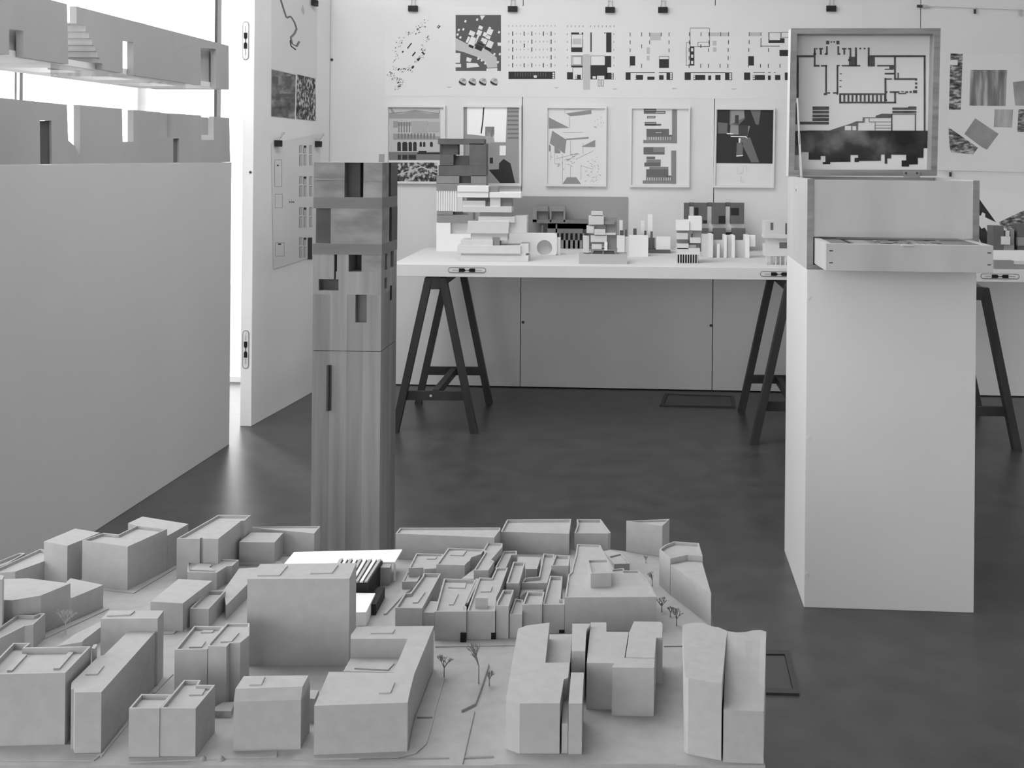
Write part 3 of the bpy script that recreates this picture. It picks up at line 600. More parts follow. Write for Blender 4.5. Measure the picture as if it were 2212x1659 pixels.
m.part('upper_box', '1695 375 1965 520 0 .1', lcard); m.part('window', '1752 390 1782 465 -.001 .003, 1905 395 1925 510 -.001 .003', M('shade_grey', .15, .8)); m.part('slab', '1690 520 1980 550 -.005 .1, 1720 550 1960 620 .01 .08', lcard); m.part('lower_box', '1700 620 1970 737 0 .1', lcard)
m.part('notch', '1845 595 1925 655 -.001 .003', dcard)
for q in ('1703 735 1715 832 0 .01', '1803 735 1815 832 0 .01', '1850 735 1860 832 0 .01', '1900 735 1912 832 0 .01', '1760 735 1785 832 .05 .02', '1800 740 1900 832 .06 .02'): m.part('leg', q, lcard, base=True)
# grey board on the wall with the dark relief in front of it
o = sheet('grey_board', WALL, P('830 590, 1930 600, 1925 1060, 830 1060'), 'plain mid grey board on the wall behind the table models', 'board', M('grey_board', .34, .8), .006, .001, crop=K2)
m = Model('relief_model', K2, (1390, 1093), 'dark grey model with two open boxes above a colonnade, in front of the grey board')
m.part('open_box', '1020 690 1060 840 0 .05, 1060 690 1168 735 0 .05, 1060 735 1168 840 .03 .02', mcard); m.part('open_box', '1185 685 1200 840 0 .05, 1200 685 1330 735 0 .05, 1315 735 1332 840 0 .05, 1200 735 1315 840 .03 .02', mcard)
m.part('beam', '1020 820 1548 850 0 .05, 1160 905 1500 945 0 .05, 1090 850 1548 905 .03 .02', M('relief_grey', .20, .7, .1, 30))
mb = MB()
for i in range(8): m.bx(mb, (1180 + i * 45, 945, 1200 + i * 45, 1060), M('relief_grey', .20, .7, .1, 30), .0, .04, True)
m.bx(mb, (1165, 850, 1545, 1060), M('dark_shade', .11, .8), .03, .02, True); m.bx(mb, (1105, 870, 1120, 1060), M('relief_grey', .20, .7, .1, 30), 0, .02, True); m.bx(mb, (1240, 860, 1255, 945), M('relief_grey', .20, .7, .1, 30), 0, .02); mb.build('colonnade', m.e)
m.part('base_slab', '1285 1015 1510 1093 0 .05', mcard, base=True)
# on the second table
m = Model('block_model', K9, (1000, 1168), 'dark block model on a white slab at the right picture edge', group='small building models on the panel table')
m.part('base_slab', '780 1030 1500 1168 0 .16', card_w, base=True)
m.part('dark_block', '800 695 945 1022 .01 .09, 1135 665 1500 1022 .03 .08, 945 760 1135 1022 .07 .04', dcard); m.part('pale_block', '915 835 1035 945 .0 .05, 970 755 1025 835 .02 .05', lcard); m.part('grey_block', '945 945 1090 1022 .01 .05, 1035 735 1090 1022 .03 .05, 1140 850 1500 960 .02 .03', mcard)
m = Model('wedge_model', K9, (960, 1284), 'low grey stepped model at the front edge of the second table')
m.part('step', '815 1170 1085 1284 0 .04, 1085 1236 1500 1290 0 .05', mcard, base=True)
# ------------------------------------------------------------------ timber tower
TY = 3.30
k4 = Crop(660, 330, 370 / 1659)
tf = YP(TY)
c0, c1 = tf.hit(676, 600), tf.hit(825, 600)
TWd = c1.x - c0.x; dirx = V((1, -.0, 0)); diry = V((.0375, 1, 0)).normalized(); dirx = V((diry.y, -diry.x, 0))
org = V((c0.x, TY, 0))
zt_ = lambda cy: zat((c0.x + TWd / 2, TY), k4((0, cy))[1])
e = thing('timber_tower', org + dirx * TWd / 2 + diry * TWd / 2, 'tall timber tower model with carved openings standing behind the city model', 'model')
def sec(name, y0, y1, rects, m, grow=0.):
    mb = MB(); z1, z0 = zt_(y0), zt_(y1) if y1 is not None else 0
    for i, (u0, u1, v0, v1) in enumerate(rects):
        g_ = -grow if u0 == 0 else 0; h_ = grow if u1 == 1 else 0
        mm = m if not isinstance(m, (list, tuple)) else m[i % len(m)]
        mb.box(org + dirx * TWd * (u0 + g_) + diry * TWd * (v0 - (grow if v0 == 0 else 0)) + UP * z0, dirx * TWd * (u1 - u0 + h_ - g_), diry * TWd * (v1 - v0), UP * (z1 - z0), mm)
    return mb.build(name, e)
sec('crown_block', 95, 432, [(0, .45, 0, 1), (.45, .64, .16, 1), (.64, .72, .85, 1), (.725, 1, 0, .42), (.74, .93, .42, .56), (.72, 1, .56, 1)], [oak_c, oak_shade, oak_shade, oak_c, oak_shade, oak_shade])
sec('crown_cap', 93.5, 95, [(0, 1, 0, 1)], oak_b)  # cap added to keep light out of the crown slots
mb = MB(); zz = zt_(262)
mb.box(org + UP * zz - diry * .0006, dirx * TWd * .45, diry * .001, UP * .0025, oak_b); mb.box(org + UP * (zz - .003) + dirx * TWd * .73 - diry * .0006, dirx * TWd * .26, diry * .001, UP * .0025, oak_b)
zz = zt_(715); mb.box(org + UP * zz + dirx * TWd * .26 - diry * .0006, dirx * TWd * .74, diry * .001, UP * .0025, oak_b); mb.build('glue_line', e)
sec('crown_band', 432, 540, [(0, 1, 0, 1)], M('timber_band', .19, .6, .2, 20, (.1, .1, 1), detail=6), .002)
sec('belfry_block', 540, 882, [(0, .23, .14, 1), (.23, .26, .5, 1), (.255, 1, 0, .46), (.255, .9, .46, .62), (.255, 1, .62, 1)], [oak_shade, oak_shade, oak_c, oak_shade, oak_shade], .004)
sec('belfry_band', 882, 985, [(0, 1, 0, 1)], MATS['timber_band'], .006)
sec('gallery_block', 985, 1150, [(0, .31, 0, 1), (.35, .52, 0, .5), (.71, 1, 0, .22), (.71, 1, .36, .58), (.71, 1, .80, 1), (.31, .93, .45, .95)], [oak_b, oak_b, oak_c, oak_c, oak_c, oak_shade])
sec('gallery_band', 1150, 1225, [(0, .31, 0, 1), (.335, 1, 0, 1)], oak_b)
sec('recess_block', 1225, 1335, [(0, .085, 0, 1), (.085, .375, .13, 1), (.375, 1, 0, .2), (.375, .93, .2, .36), (.375, 1, .36, 1)], [oak_b, oak_shade, oak_b, oak_shade, oak_b])
sec('recess_band', 1335, 1372, [(0, 1, 0, 1)], oak_b)
zs, zh, zj = zt_(1372), zt_(1642), zat((c0.x + TWd / 2, TY), 758)
planks = [(0, .255, oak), (.255, .5, oak_b), (.5, .735, M('timber_e', .22, .6, .3, 24, (1, 1, .04), detail=8)), (.735, 1, M('timber_f', .27, .6, .3, 24, (1, 1, .04), detail=8))]
mb = MB()
for u0, u1, m_ in planks:
    for a0, a1 in (((u0, u1),) if not (u0 < .79 and u1 > .625) else ((u0, min(u1, .625)), (max(u0, .79), u1))):
        if a1 - a0 > .01: mb.box(org + dirx * TWd * a0 + UP * zh, dirx * TWd * (a1 - a0), diry * .03, UP * (zs - zh), m_)
    mb.box(org + dirx * TWd * u0 + UP * (zj + .001), dirx * TWd * (u1 - u0), diry * .03, UP * (zh - zj - .001), m_)
mb.box(org + diry * .03 + UP * (zj + .001), dirx * TWd, diry * (TWd - .03), UP * (zs - zj - .001), oak); mb.build('upper_shaft', e)
mb = MB()
for u0, u1, m_ in planks: mb.box(org + dirx * TWd * u0, dirx * TWd * (u1 - u0), diry * .03, UP * (zj - .001), m_)
mb.box(org + diry * .03, dirx * TWd, diry * (TWd - .03), UP * (zj - .001), oak)
mb.build('lower_shaft', e)
MB().box(org + dirx * TWd * .02 + diry * .004 + UP * (zj - .002), dirx * TWd * .96, diry * TWd * .9, UP * .004, hole).build('shadow_joint', e)
a, b = tf.hit(708, 788), tf.hit(717, 886)
MB().box((a.x, TY - .014, b.z), (.006, 0, 0), (0, .0145, 0), (0, 0, a.z - b.z), dark_metal).box((a.x + .006, TY - .004, b.z), (.006, 0, 0), (0, .005, 0), (0, 0, a.z - b.z), dark_metal).build('pull_strip', e, 'slim dark metal angle fixed to the shaft')
zz = lambda y: zat((c1.x, TY), k4((0, y))[1])
mb = MB()
for v0, v1, y0, y1 in ((.52, .62, 1330, 1475),): mb.box(c1 * 1 + V((0, 0, -c1.z)) + dirx * .0004 + diry * TWd * v0 + UP * zz(y1), dirx * .001, diry * TWd * (v1 - v0), UP * (zz(y0) - zz(y1)), hole)
mb.build('side_slot', e)
# ------------------------------------------------------------------ tall plinth with the wooden box
qB, qC, qA = FLOOR.hit(1736.5, 1312), FLOOR.hit(2103.5, 1324), FLOOR.hit(1694.5, 1190)
ex = (qC - qB); ey = (qA - qB)
zp = zat(qB, 581.5)
e = thing('display_plinth', qB + ex / 2 + ey / 2, 'tall white wooden plinth carrying the open wooden box', 'plinth', 'white display plinths')
nx = ex.normalized(); ny = ey.normalized()
mb = MB(); mb.box(qB, ex, ey, UP * zp, ped_m); body = mb.build('body', e, bevel=.0015)
def fpt(pl, x, y): return pl.hit(x, y)
PF = Plane(qB, V((nx.y, -nx.x, 0)) if V((nx.y, -nx.x, 0)).y < 0 else V((-nx.y, nx.x, 0)))
for x, y in ((1747, 643), (1747, 946), (1743, 1241), (1982, 1320)):
    p = PF.hit(x, y)
    if y < 1300: MB().tube(p, p + PF.n * .0015, .005, ped_m, 10).build('screw', e)
# wooden box
fnt = PF.n
bl = qB + UP * (zp + .001)
bt = .018
bz = zat(qB, 386.5) - bl.z
W_, D_ = ex.length + .006, ey.length
be = thing('wooden_box', bl + ex / 2 + ey / 2, 'open pale plywood box with raised lid and pulled out drawer on the tall white plinth', 'box')
mb = MB(); mb.box(bl, nx * bt, ny * D_, UP * bz, wood_box); mb.box(bl + fnt * .0006, nx * bt, ny * .002, UP * bz, wood_edge); mb.build('side_board', be)
mb = MB(); mb.box(bl + nx * (W_ - bt), nx * bt, ny * D_, UP * bz, wood_box); mb.box(bl + nx * (W_ - bt) + fnt * .0006, nx * bt, ny * .002, UP * bz, wood_edge); mb.build('side_board', be)
zd = zat(qB, 512.5) - bl.z
mb = MB(); mb.box(bl + nx * bt + UP * (zd + .002) + ny * .002, nx * (W_ - 2 * bt), ny * .016, UP * (bz - zd - .004), wood_box); mb.build('front_board', be)
mb = MB(); mb.box(bl + nx * bt + ny * (D_ - .016), nx * (W_ - 2 * bt), ny * .016, UP * bz, wood_box); mb.build('back_board', be)
mb = MB(); mb.box(bl + nx * bt, nx * (W_ - 2 * bt), ny * (D_ - .016), UP * .012, wood_edge); mb.build('bottom_board', be)
p = bl + ny * .24 * 1 + UP * (bz * .86) - nx * .0005
MB().tube(p + nx * .001, p - nx * .003, .006, metal, 10).build('hook_knob', be)
# drawer
dr_out = .205
dw0, dw1 = bt + .004, W_ - bt - .004
d0 = bl + nx * dw0 - ny * dr_out + UP * .016; DW = dw1 - dw0; dh = zd - .018; DL = D_ * .8
mb = MB(); mb.box(d0, nx * DW, ny * .016, UP * dh, wood_box)
dr = mb.build('drawer', be, bevel=.001)
mb = MB(); mb.box(d0 + ny * .016, nx * .016, ny * (DL - .016), UP * dh, wood_box); mb.build('drawer_side', dr)
mb = MB(); mb.box(d0 + ny * .016 + nx * (DW - .016), nx * .016, ny * (DL - .016), UP * dh, wood_box); mb.build('drawer_side', dr)
mb = MB(); mb.box(d0 + ny * .016 + nx * .016 + UP * (dh - .012), nx * (DW - .032), ny * (DL - .016), UP * .009, M('drawer_print', .22, .6, .15, 8)); mb.build('drawer_print', dr, 'dark printed plan lying in the drawer')
mb = MB(); zz = dh - .0028
def dq(u0, v0, u1, v1, m):
    mb.box(d0 + nx * (DW * u0) + ny * (.02 + (dr_out - .02) * v0) + UP * zz, nx * DW * (u1 - u0), ny * (dr_out - .02) * (v1 - v0), UP * .0006, m)
dq(.16, .0, .82, .02, ink); dq(.18, .98, .8, 1, ink); dq(.16, 0, .18, 1, ink)
for i in range(26):
    u, v = rnd.uniform(.32, .78), rnd.uniform(.05, .9); dq(u, v, u + rnd.uniform(.015, .06), v + rnd.uniform(.02, .12), ink if i % 3 else lite_ink)
dq(.2, .15, .3, .85, mid_ink); dq(.42, .06, .52, .14, lite_ink); mb.build('plan_lines', dr)
mb = MB()
for u in (.02, .965):
    for v in (.28, .72): mb.box(d0 + nx * DW * u - ny * .0006 + UP * dh * v, nx * DW * .022, ny * .001, UP * .0025, hole)
mb.build('joint_spline', dr)
mb = MB(); c = d0 + nx * DW * .455 + UP * (dh - .002)
mb.tube(c - ny * .001, c - ny * .014, .0025, metal, 8); mb.tube(c - ny * .014, c - ny * .014 + nx * .028, .0025, metal, 8); mb.build('finger_pull', dr)
# lid
ly = D_ - .004
def lidpt(x, y, off): return LID.hit(x, y, off)
LP0 = qB + ny * (D_ - .05); LID = Plane(LP0, fnt)
oc = [LID.hit(*p, .0) for p in ((1709, 61), (2032, 61), (2024, 380), (1703.5, 380))]
cc = sum(oc, V()) / 4
ic = [LID.hit(*p, .0) for p in ((1722, 73), (2018, 73), (2011, 367), (1716, 367))]
mb = MB(); lf = -fnt * .075
names = []
for i in range(4):
    j = (i + 1) % 4; mb.shell([oc[i], oc[j], ic[j], ic[i]], [p + lf for p in (oc[i], oc[j], ic[j], ic[i])], M('lid_plywood', .38, .6, .12, 8, (1, 1, .4)))
    mb.face([p + fnt * .0006 for p in (oc[i], oc[j], ic[j], ic[i])], wood_edge)
mb.face([p + nx * -.0006 for p in (oc[0], oc[3], oc[3] + lf, oc[0] + lf)], M('lid_side_ply', .62, .55, .08, 6))
lid = mb.build('lid', be)
bp = [p + lf * .8 for p in oc]; bq = [cc + lf * .8 + (p - cc - lf * .8) * .995 for p in bp]
LB = Plane(bq[0], fnt)
mb = MB(); mb.ext(bq, -fnt * .008, paper); pan = mb.build('lid_panel', lid, 'pale sheet with black plans lining the lid')
# the print, placed on the panel behind the frame opening
L_ = Crop(1680, 40, 370 / 1659)
lo_ = .0012
prn = M('print_black', .09, .7, .35, 25)
mb = MB()
flat(mb, LB, lo_, R('185 355 350 376, 350 285 366 466, 350 448 405 466, 345 335 372 352, 418 450 478 466, 460 450 476 730, 445 722 478 742, 478 714 508 728, 535 714 580 728, 570 450 586 738, 586 450 602 462, 620 450 800 464, 690 370 765 460, 748 280 766 460, 872 280 890 460, 872 370 940 464, 890 355 1432 374, 1126 370 1144 590, 1414 355 1432 1090, 185 370 203 768, 172 818 186 1025, 963 450 1126 464, 1080 460 1126 490, 1036 487 1120 496, 1036 526 1126 542, 1034 575 1052 790, 1052 580 1106 592, 1126 578 1350 595, 1160 525 1172 580, 1046 704 1062 720, 1084 704 1178 720, 1168 720 1242 732, 1195 704 1222 712, 1236 704 1262 720, 1128 715 1145 820, 596 724 1046 740, 596 805 1146 822, 1040 785 1060 800, 600 532 622 540, 598 597 620 605, 596 656 618 664, 216 1000 495 1026'), prn, L_)
flat(mb, LB, lo_, [rect(596 + i * 39.5, 738, 614 + i * 39.5, 806) for i in range(12)], prn, L_)
flat(mb, LB, lo_, R('468 216 498 250, 568 216 598 250, 468 268 484 352, 578 268 594 352, 372 285 384 300, 408 300 426 350, 456 335 484 352, 400 285 438 300, 590 335 606 352, 636 300 652 350, 622 285 664 300, 682 285 712 300, 696 300 712 370, 682 392 710 412, 512 220 526 234, 540 220 554 234, 790 283 808 298, 832 283 850 298, 1330 578 1350 602, 1330 618 1350 640, 1330 655 1350 678, 1310 695 1350 722, 1276 702 1298 720'), prn, L_)
flat(mb, LB, lo_, R('337 852 496 885, 337 893 496 920, 337 930 495 957, 336 964 495 992, 1110 862 1342 883, 1264 852 1342 866, 1110 894 1342 915, 1110 920 1342 930, 1328 925 1338 1088, 1098 925 1110 1088'), prn, L_)
flat(mb, LB, lo_, [P('496 1086, 580 1058, 700 1020, 760 995, 822 995, 822 960, 950 958, 950 940, 1010 922, 1110 922, 1110 962, 835 966, 832 1004, 780 1006, 775 1086')], M('print_grey', .13, .7, .2, 14), L_)
flat(mb, LB, lo_ + .0006, R('650 1040 712 1082, 724 1042 760 1082'), paper, L_)
for q in ('885 965, 885 1002, 1098 1002', '942 1002, 942 1086', '942 1033, 1098 1033', '942 1062, 1098 1062', '822 960, 1110 960', '775 1006, 840 1006, 840 968'): lines(mb, LB, lo_ + .0006, P(q), 5, prn, L_)
mb.build('plan_print', pan)
mb = MB(); flat(mb, LB, lo_ + .0004, [P('165 1090, 300 1084, 1460 1086, 1458 1256, 1412 1256, 1410 1350, 1356 1350, 1356 1412, 1272 1414, 1272 1434, 1200 1434, 1200 1374, 1244 1374, 1244 1320, 1098 1318, 1098 1354, 1060 1356, 1060 1406, 1036 1406, 1036 1318, 1000 1318, 998 1378, 786 1380, 786 1390, 744 1390, 744 1350, 778 1350, 778 1322, 704 1322, 704 1388, 508 1390, 508 1410, 436 1410, 436 1390, 462 1390, 462 1332, 416 1332, 416 1368, 300 1368, 300 1294, 230 1294, 230 1322, 163 1322')], smoke, L_); mb.build('section_print', pan)
# stay and hinge
s0, s1 = LID.hit(1722, 212, .004), LID.hit(1731, 384, .014)
mb = MB(); mid = s0 + (s1 - s0) * .5
mb.bar(s0, mid + (s1 - s0) * .08, .005, .003, M('pale_metal', .7, .4), (0, 1, 0)); mb.bar(mid - (s1 - s0) * .06, s1, .007, .003, MATS['pale_metal'], (0, 1, 0)); mb.build('lid_stay', be)
mb = MB(); h0 = LID.hit(1951, 370, .0012); h1 = LID.hit(1988, 382, .0012)
mb.ext([LID.hit(*p, .0012) for p in ((1951, 369), (1987, 370), (1987, 383), (1951, 382))], fnt * .003, M('hinge_metal', .3, .4))
for x in (1957, 1981): 
    p = LID.hit(x, 374, .004); mb.tube(p, p + fnt * .002, .0035, dark_metal, 8)
mb.build('hinge', be)
# ------------------------------------------------------------------ left plinth with the split house model
la, lb = FLOOR.hit(495.5, 960), FLOOR.hit(210, 1145)
ld = (lb - la).normalized(); ln_ = V((-ld.y, ld.x, 0))
if ln_.x < 0: ln_ = -ln_
LF = Plane(la, ln_)
lz = zat(la, 350.5); LL = 1.98
e = thing('display_plinth', la + ld * LL / 2 - ln_ * .28, 'broad white plinth on the left carrying the split concrete house model', 'plinth', 'white display plinths')
MB().box(la, ld * LL, -ln_ * .56, UP * lz, M('matt_white_plinth', .61, .6, .02, 2.5)).build('body', e, bevel=.002)
conc = M('smooth_grey_plaster', .43, .7, .06, 5, (1, 1, .5))
e = thing('house_model', la + ld * LL / 2 - ln_ * .28 + UP * lz, 'large grey house model split by a glass storey, on the broad left plinth', 'model')
def slabp(name, poly, dep, m=conc, back=0., crop=None):
    crop = crop or LX
    ring = [LF.hit(*crop(p), -back) for p in poly]
    for p in ring:
        if p.z < lz + .001: p.z = lz + .001
    return MB().ext(ring, -ln_ * dep, m).build(name, e)
LX = Crop(0, 0, 520 / 2212)
# lower storey: front and back walls with slots, dark panels standing in for shade in the recesses
LOW = '-900 700, 0 898, 615 962, 628 1290, 690 1345, 735 1450, 735 965, 1122 1000, 1128 1302, 1226 1302, 1226 1010, 1478 1032, 1478 1268, 1592 1268, 1592 1043, 1850 1060, 1850 1285, 1965 1285, 1965 1070, 2108 1085, 2116 1490, '
slabp('lower_front_wall', P(LOW + '1645 1497, 1645 1272, 1592 1272, 1592 1498, 478 1510, 472 1108, 366 1108, 370 1512, -900 1525'), .022)
slabp('recess_shade_panel', P('368 1110, 472 1110, 476 1511, 372 1512'), .004, M('dark_door', .10, .6), back=.008); slabp('recess_shade_panel', P('1594 1274, 1643 1274, 1643 1497, 1594 1497'), .004, M('recess_shade_b', .16, .6), back=.008)  # dark panels put the shade of the two recesses into colour
slabp('niche_back', P('1852 1075, 1912 1080, 1912 1240, 1852 1240'), .006, back=.012); slabp('niche_back', P('1470 1035, 1600 1048, 1600 1270, 1470 1268'), .006, back=.022)
q = la - ln_ * .0225; zq = zat(la, LX((0, 1085))[1]); MB().box(V((q.x, q.y, lz + .001)), -ln_ * .35, ld * .05, UP * (zq - lz - .002), conc).build('lower_end_wall', e)
# upper storey
slabp('upper_left_wall', P('-900 -420, 0 -125, 616 38, 628 590, 218 525, 218 285, 84 262, 84 505, 0 492, -900 350'), .024)
slabp('upper_right_wall', P('704 58, 2102 420, 2104 825, 1985 808, 1985 450, 1845 440, 1845 782, 1228 690, 1226 385, 1128 370, 1128 672, 946 640, 944 588, 920 578, 920 535, 895 528, 895 475, 872 468, 872 420, 845 412, 845 358, 816 350, 816 296, 788 290, 786 235, 704 215'), .024)
slabp('stair', P('704 215, 786 235, 788 290, 816 296, 816 350, 845 358, 845 412, 872 420, 872 468, 895 475, 895 528, 920 535, 920 578, 944 588, 946 640, 985 645, 985 280, 704 205'), .20, back=.0245)
slabp('niche_back', P('1830 435, 2000 450, 2000 812, 1830 780'), .006, back=.032); slabp('niche_back', P('70 255, 230 280, 230 526, 70 503'), .006, back=.032)
slabp('window_niche', P('1605 400, 1650 400, 1760 425, 1700 440, 1650 450, 1640 490, 1605 485'), .001, M('plaster_shade', .42, .8), back=-.0005)
zu = zat(la, LX((0, 824))[1]); zr_ = zat(la, LX((0, 421))[1])
q = la - ln_ * .0245; MB().box(V((q.x, q.y, zu)), -ln_ * .33, ld * .05, UP * (zr_ - zu), conc).build('upper_end_wall', e)
mb = MB()
sl = lambda s0, s1, d0, d1: mb.box(V((la.x, la.y, zu + .001)) + ld * s0 - ln_ * d0, ld * (s1 - s0), -ln_ * (d1 - d0), UP * .02, card_w)
sl(.05, LL - .02, .026, .15); sl(.05, LL - .02, .32, .40)
for s0, s1 in ((.05, .22), (.42, .60), (.80, .98), (1.2, LL - .02)): sl(s0, s1, .15, .32)
mb.build('upper_floor', e, 'white underside with roof light openings')
# ceiling slab of the glass storey with its roof light frames, and glass sheets
a_, b_ = LF.hit(*LX((478, 940)), -.03), LF.hit(*LX((1705, 1045)), -.03)
z0, z1 = zat(b_, LX((0, 1052))[1]), zat(b_, LX((0, 770))[1])
MB().box(V((a_.x, a_.y, z0 - .004)), V((b_.x - a_.x, b_.y - a_.y, 0)), -ln_ * .006, UP * (z1 - z0 + .01), clear).build('glass_wall', e)
c_ = LF.hit(*LX((2050, 1075)), -.2); MB().box(V((b_.x, b_.y, z0 - .004)), -ln_ * .28, ld * .006, UP * (z1 - z0 + .01), clear).build('glass_wall', e)
MB().box(V((a_.x, a_.y, z0 - .004)), -ln_ * .28, ld * .006, UP * (z1 - z0 + .01), clear).build('glass_wall', e)
# ------------------------------------------------------------------ city model
HB = .42
BD = ZP(HB)
R1, R2, R3, R4 = Crop(0, 1090, 560 / 2212), Crop(0, 1350, 560 / 2212), Crop(480, 1090, 560 / 2212), Crop(480, 1350, 560 / 2212)
R5, R6, R7, R8 = Crop(830, 1090, 460 / 2212), Crop(1180, 1090, 560 / 2212), Crop(900, 1350, 560 / 2212), Crop(1180, 1330, 560 / 2212)
edge = P('-230 1653, -230 1228, 0 1216, 860 1197, 1318 1186, 1355 1192, 1432 1204, 1522 1240, 1541 1352, 1606 1392, 1653 1653')
bpts = [BD.hit(*p) for p in edge]
city = thing('city_model', (sum(p.x for p in bpts) / len(bpts), 2.0, 0), 'large grey cardboard city model filling the foreground', 'model')
MB().prism(bpts, HB - .010, HB, card_b).build('base_board', city)
cb = V((-.15, 1.98, 0))
k_ = [V((p.x, p.y, 0)) for p in bpts]
MB().prism([p + (cb - p) * .004 + V((0, -.012 if p.y < 1.7 else 0, 0)) for p in k_], HB - .024, HB - .0101, card_b).build('lower_board', city)
MB().prism([cb + (p - cb) * .9 for p in k_], 0, HB - .0241, ped_m).build('plinth', city)
def bld(crop, poly, ref=None, h=None, par=0, z0=HB, name='building', m=card, label=None, rec=.006, t=.0028, parent=None, holes=(), low=0):
    poly = P(poly) if isinstance(poly, str) else poly
    if h is None:
        xr, yr, yb = ref
        g = ZP(z0).hit(*crop((xr, yb))); h = zat(g, crop((xr, yr))[1]) - z0
    pl = ZP(z0 + h); ring = [pl.hit(*crop(p)) for p in poly]; ring = [(p.x, p.y) for p in ring]
    if area2(ring) < 0: ring.reverse()
    mb = MB()
    if par:
        ins = inset(ring, t)
        mb.shell([(x, y, z0) for x, y in ring], [(x, y, z0 + h) for x, y in ring], m, caps=False)
        mb.face([(x, y, z0) for x, y in reversed(ring)], m)
        n = len(ring)
        for i in range(n):
            j = (i + 1) % n
            mb.face([(*ring[i], z0 + h), (*ring[j], z0 + h), (ins[j].x, ins[j].y, z0 + h), (ins[i].x, ins[i].y, z0 + h)], m)
            mb.face([(ins[i].x, ins[i].y, z0 + h), (ins[j].x, ins[j].y, z0 + h), (ins[j].x, ins[j].y, z0 + h - rec), (ins[i].x, ins[i].y, z0 + h - rec)], m)
        mb.face([(p.x, p.y, z0 + h - rec) for p in ins], m)
    else:
        mb.prism(ring, z0, z0 + h, m)
    o = mb.build(name, parent or city, label)
    return o, h, z0 + h - (rec if par else 0)
def plate(o, crop, polys, z, th=.0022, m=card, name='roof_plate'):
    for q in polys:
        r = [ZP(z).hit(*crop(p)) for p in (P(q) if isinstance(q, str) else q)]
        MB().prism(r, z, z + th, m).build(name, o)
# -- rows at the left
o, hL, z = bld(R1, '-120 590, 345 378, 532 428, 130 572', (130, 572, 745), par=1)
bld(R1, '-330 610, 168 412, 215 415, 60 505, -300 640', h=hL, par=1)
bld(R1, '375 315, 642 204, 852 240, 575 352', (575, 352, 690))
o, h3, z = bld(R1, '702 305, 880 240, 1012 255, 1170 178, 1427 207, 1090 358', (1090, 358, 738), par=1)
bld(R1, '1093 158, 1215 102, 1608 165, 1430 266', (1430, 266, 568))
bld(R1, '1508 290, 1862 88, 2142 90, 2112 112, 2088 136, 2058 138, 1862 292, 1735 290, 1728 283, 1712 283, 1706 292', (1512, 290, 640), par=1)
o, h7, z = bld(R1, '1598 575, 1600 490, 1640 457, 2040 470, 1982 522, 1935 526, 1850 580', (1850, 580, 730), par=1, rec=.003)
plate(o, R1, ['1622 566, 1690 512, 1812 520, 1785 545, 1835 575'], z, .003)
bld(R1, '1284 828, 1520 635, 1812 650, 1560 842', (1560, 842, 1087))
bld(R1, '1620 887, 1770 735, 1926 735, 1782 890', (1782, 890, 1060), par=1)
bld(R1, '1930 860, 1905 735, 2040 545, 2215 535, 2100 690', (1930, 860, 985))
bld(R1, '-80 640, 240 628, 601 672, 350 775, 110 816, -80 812', (601, 672, 1003), m=card)
bld(R1, '566 660, 602 628, 882 685, 606 800', (882, 685, 880))
bld(R1, '-250 660, -100 575, 35 606, 20 640', (20, 640, 1240))
o, h12, z = bld(R1, '-80 1100, 150 938, 290 945, 345 925, 387 928, 285 1022, 210 1035, 0 1140', (285, 1022, 1240), par=1)
# -- left front
o, h13, z = bld(R2, '-120 424, -60 330, 113 153, 262 153, 213 192, 775 182, 557 408', (557, 408, 1030), par=1, rec=.009)
plate(o, R2, ['60 402, 105 402, 232 265, 190 265', '455 385, 508 385, 630 245, 585 245'], z, .003)
bld(R2, '780 196, 800 166, 828 162, 826 178, 806 204', h=h13 * .97)
o, h14, z = bld(R2, '640 577, 630 545, 606 548, 610 492, 845 262, 885 258, 1110 38, 1342 38, 865 573', (865, 573, 1100))
plate(o, R2, ['728 430, 832 428, 888 356, 790 356'], z)
o, h15, z = bld(R1, '860 975, 932 903, 1397 903, 1345 972', (1397, 903, 1467))
plate(o, R1, ['910 958, 1112 948, 1152 915, 960 918'], z)
bld(R1, '490 1206, 640 1105, 858 996, 870 1000, 860 1045, 742 1135, 720 1150, 700 1172', (742, 1135, 1260))
bld(R2, '1100 712, 1205 590, 1468 592, 1362 712', (1110, 712, 1135), par=1)
o, h18, z = bld(R2, '1366 710, 1570 468, 1713 470, 1690 510, 1836 512, 1670 712', (1670, 712, 1133), par=1)
plate(o, R2, ['1612 606, 1725 604, 1755 552, 1650 552'], z)
o, h19, z = bld(R2, '1490 212, 1657 8, 1910 12, 1770 207', (1490, 212, 680), par=1)
plate(o, R2, ['1612 198, 1722 196, 1756 148, 1640 150', '1712 72, 1812 70, 1826 55, 1735 55'], z)
o, h20, z = bld(R2, '1776 162, 1936 -16, 2130 -16, 2126 90, 2050 150, 1962 152, 1932 185, 1776 180', (1932, 185, 685), par=1, rec=.004)
plate(o, R2, ['1880 152, 1975 150, 2040 76, 1960 80'], z)
bld(R2, '1780 735, 1900 660, 2010 655, 1990 690, 1972 735', (1900, 735, 790), name='low_block')
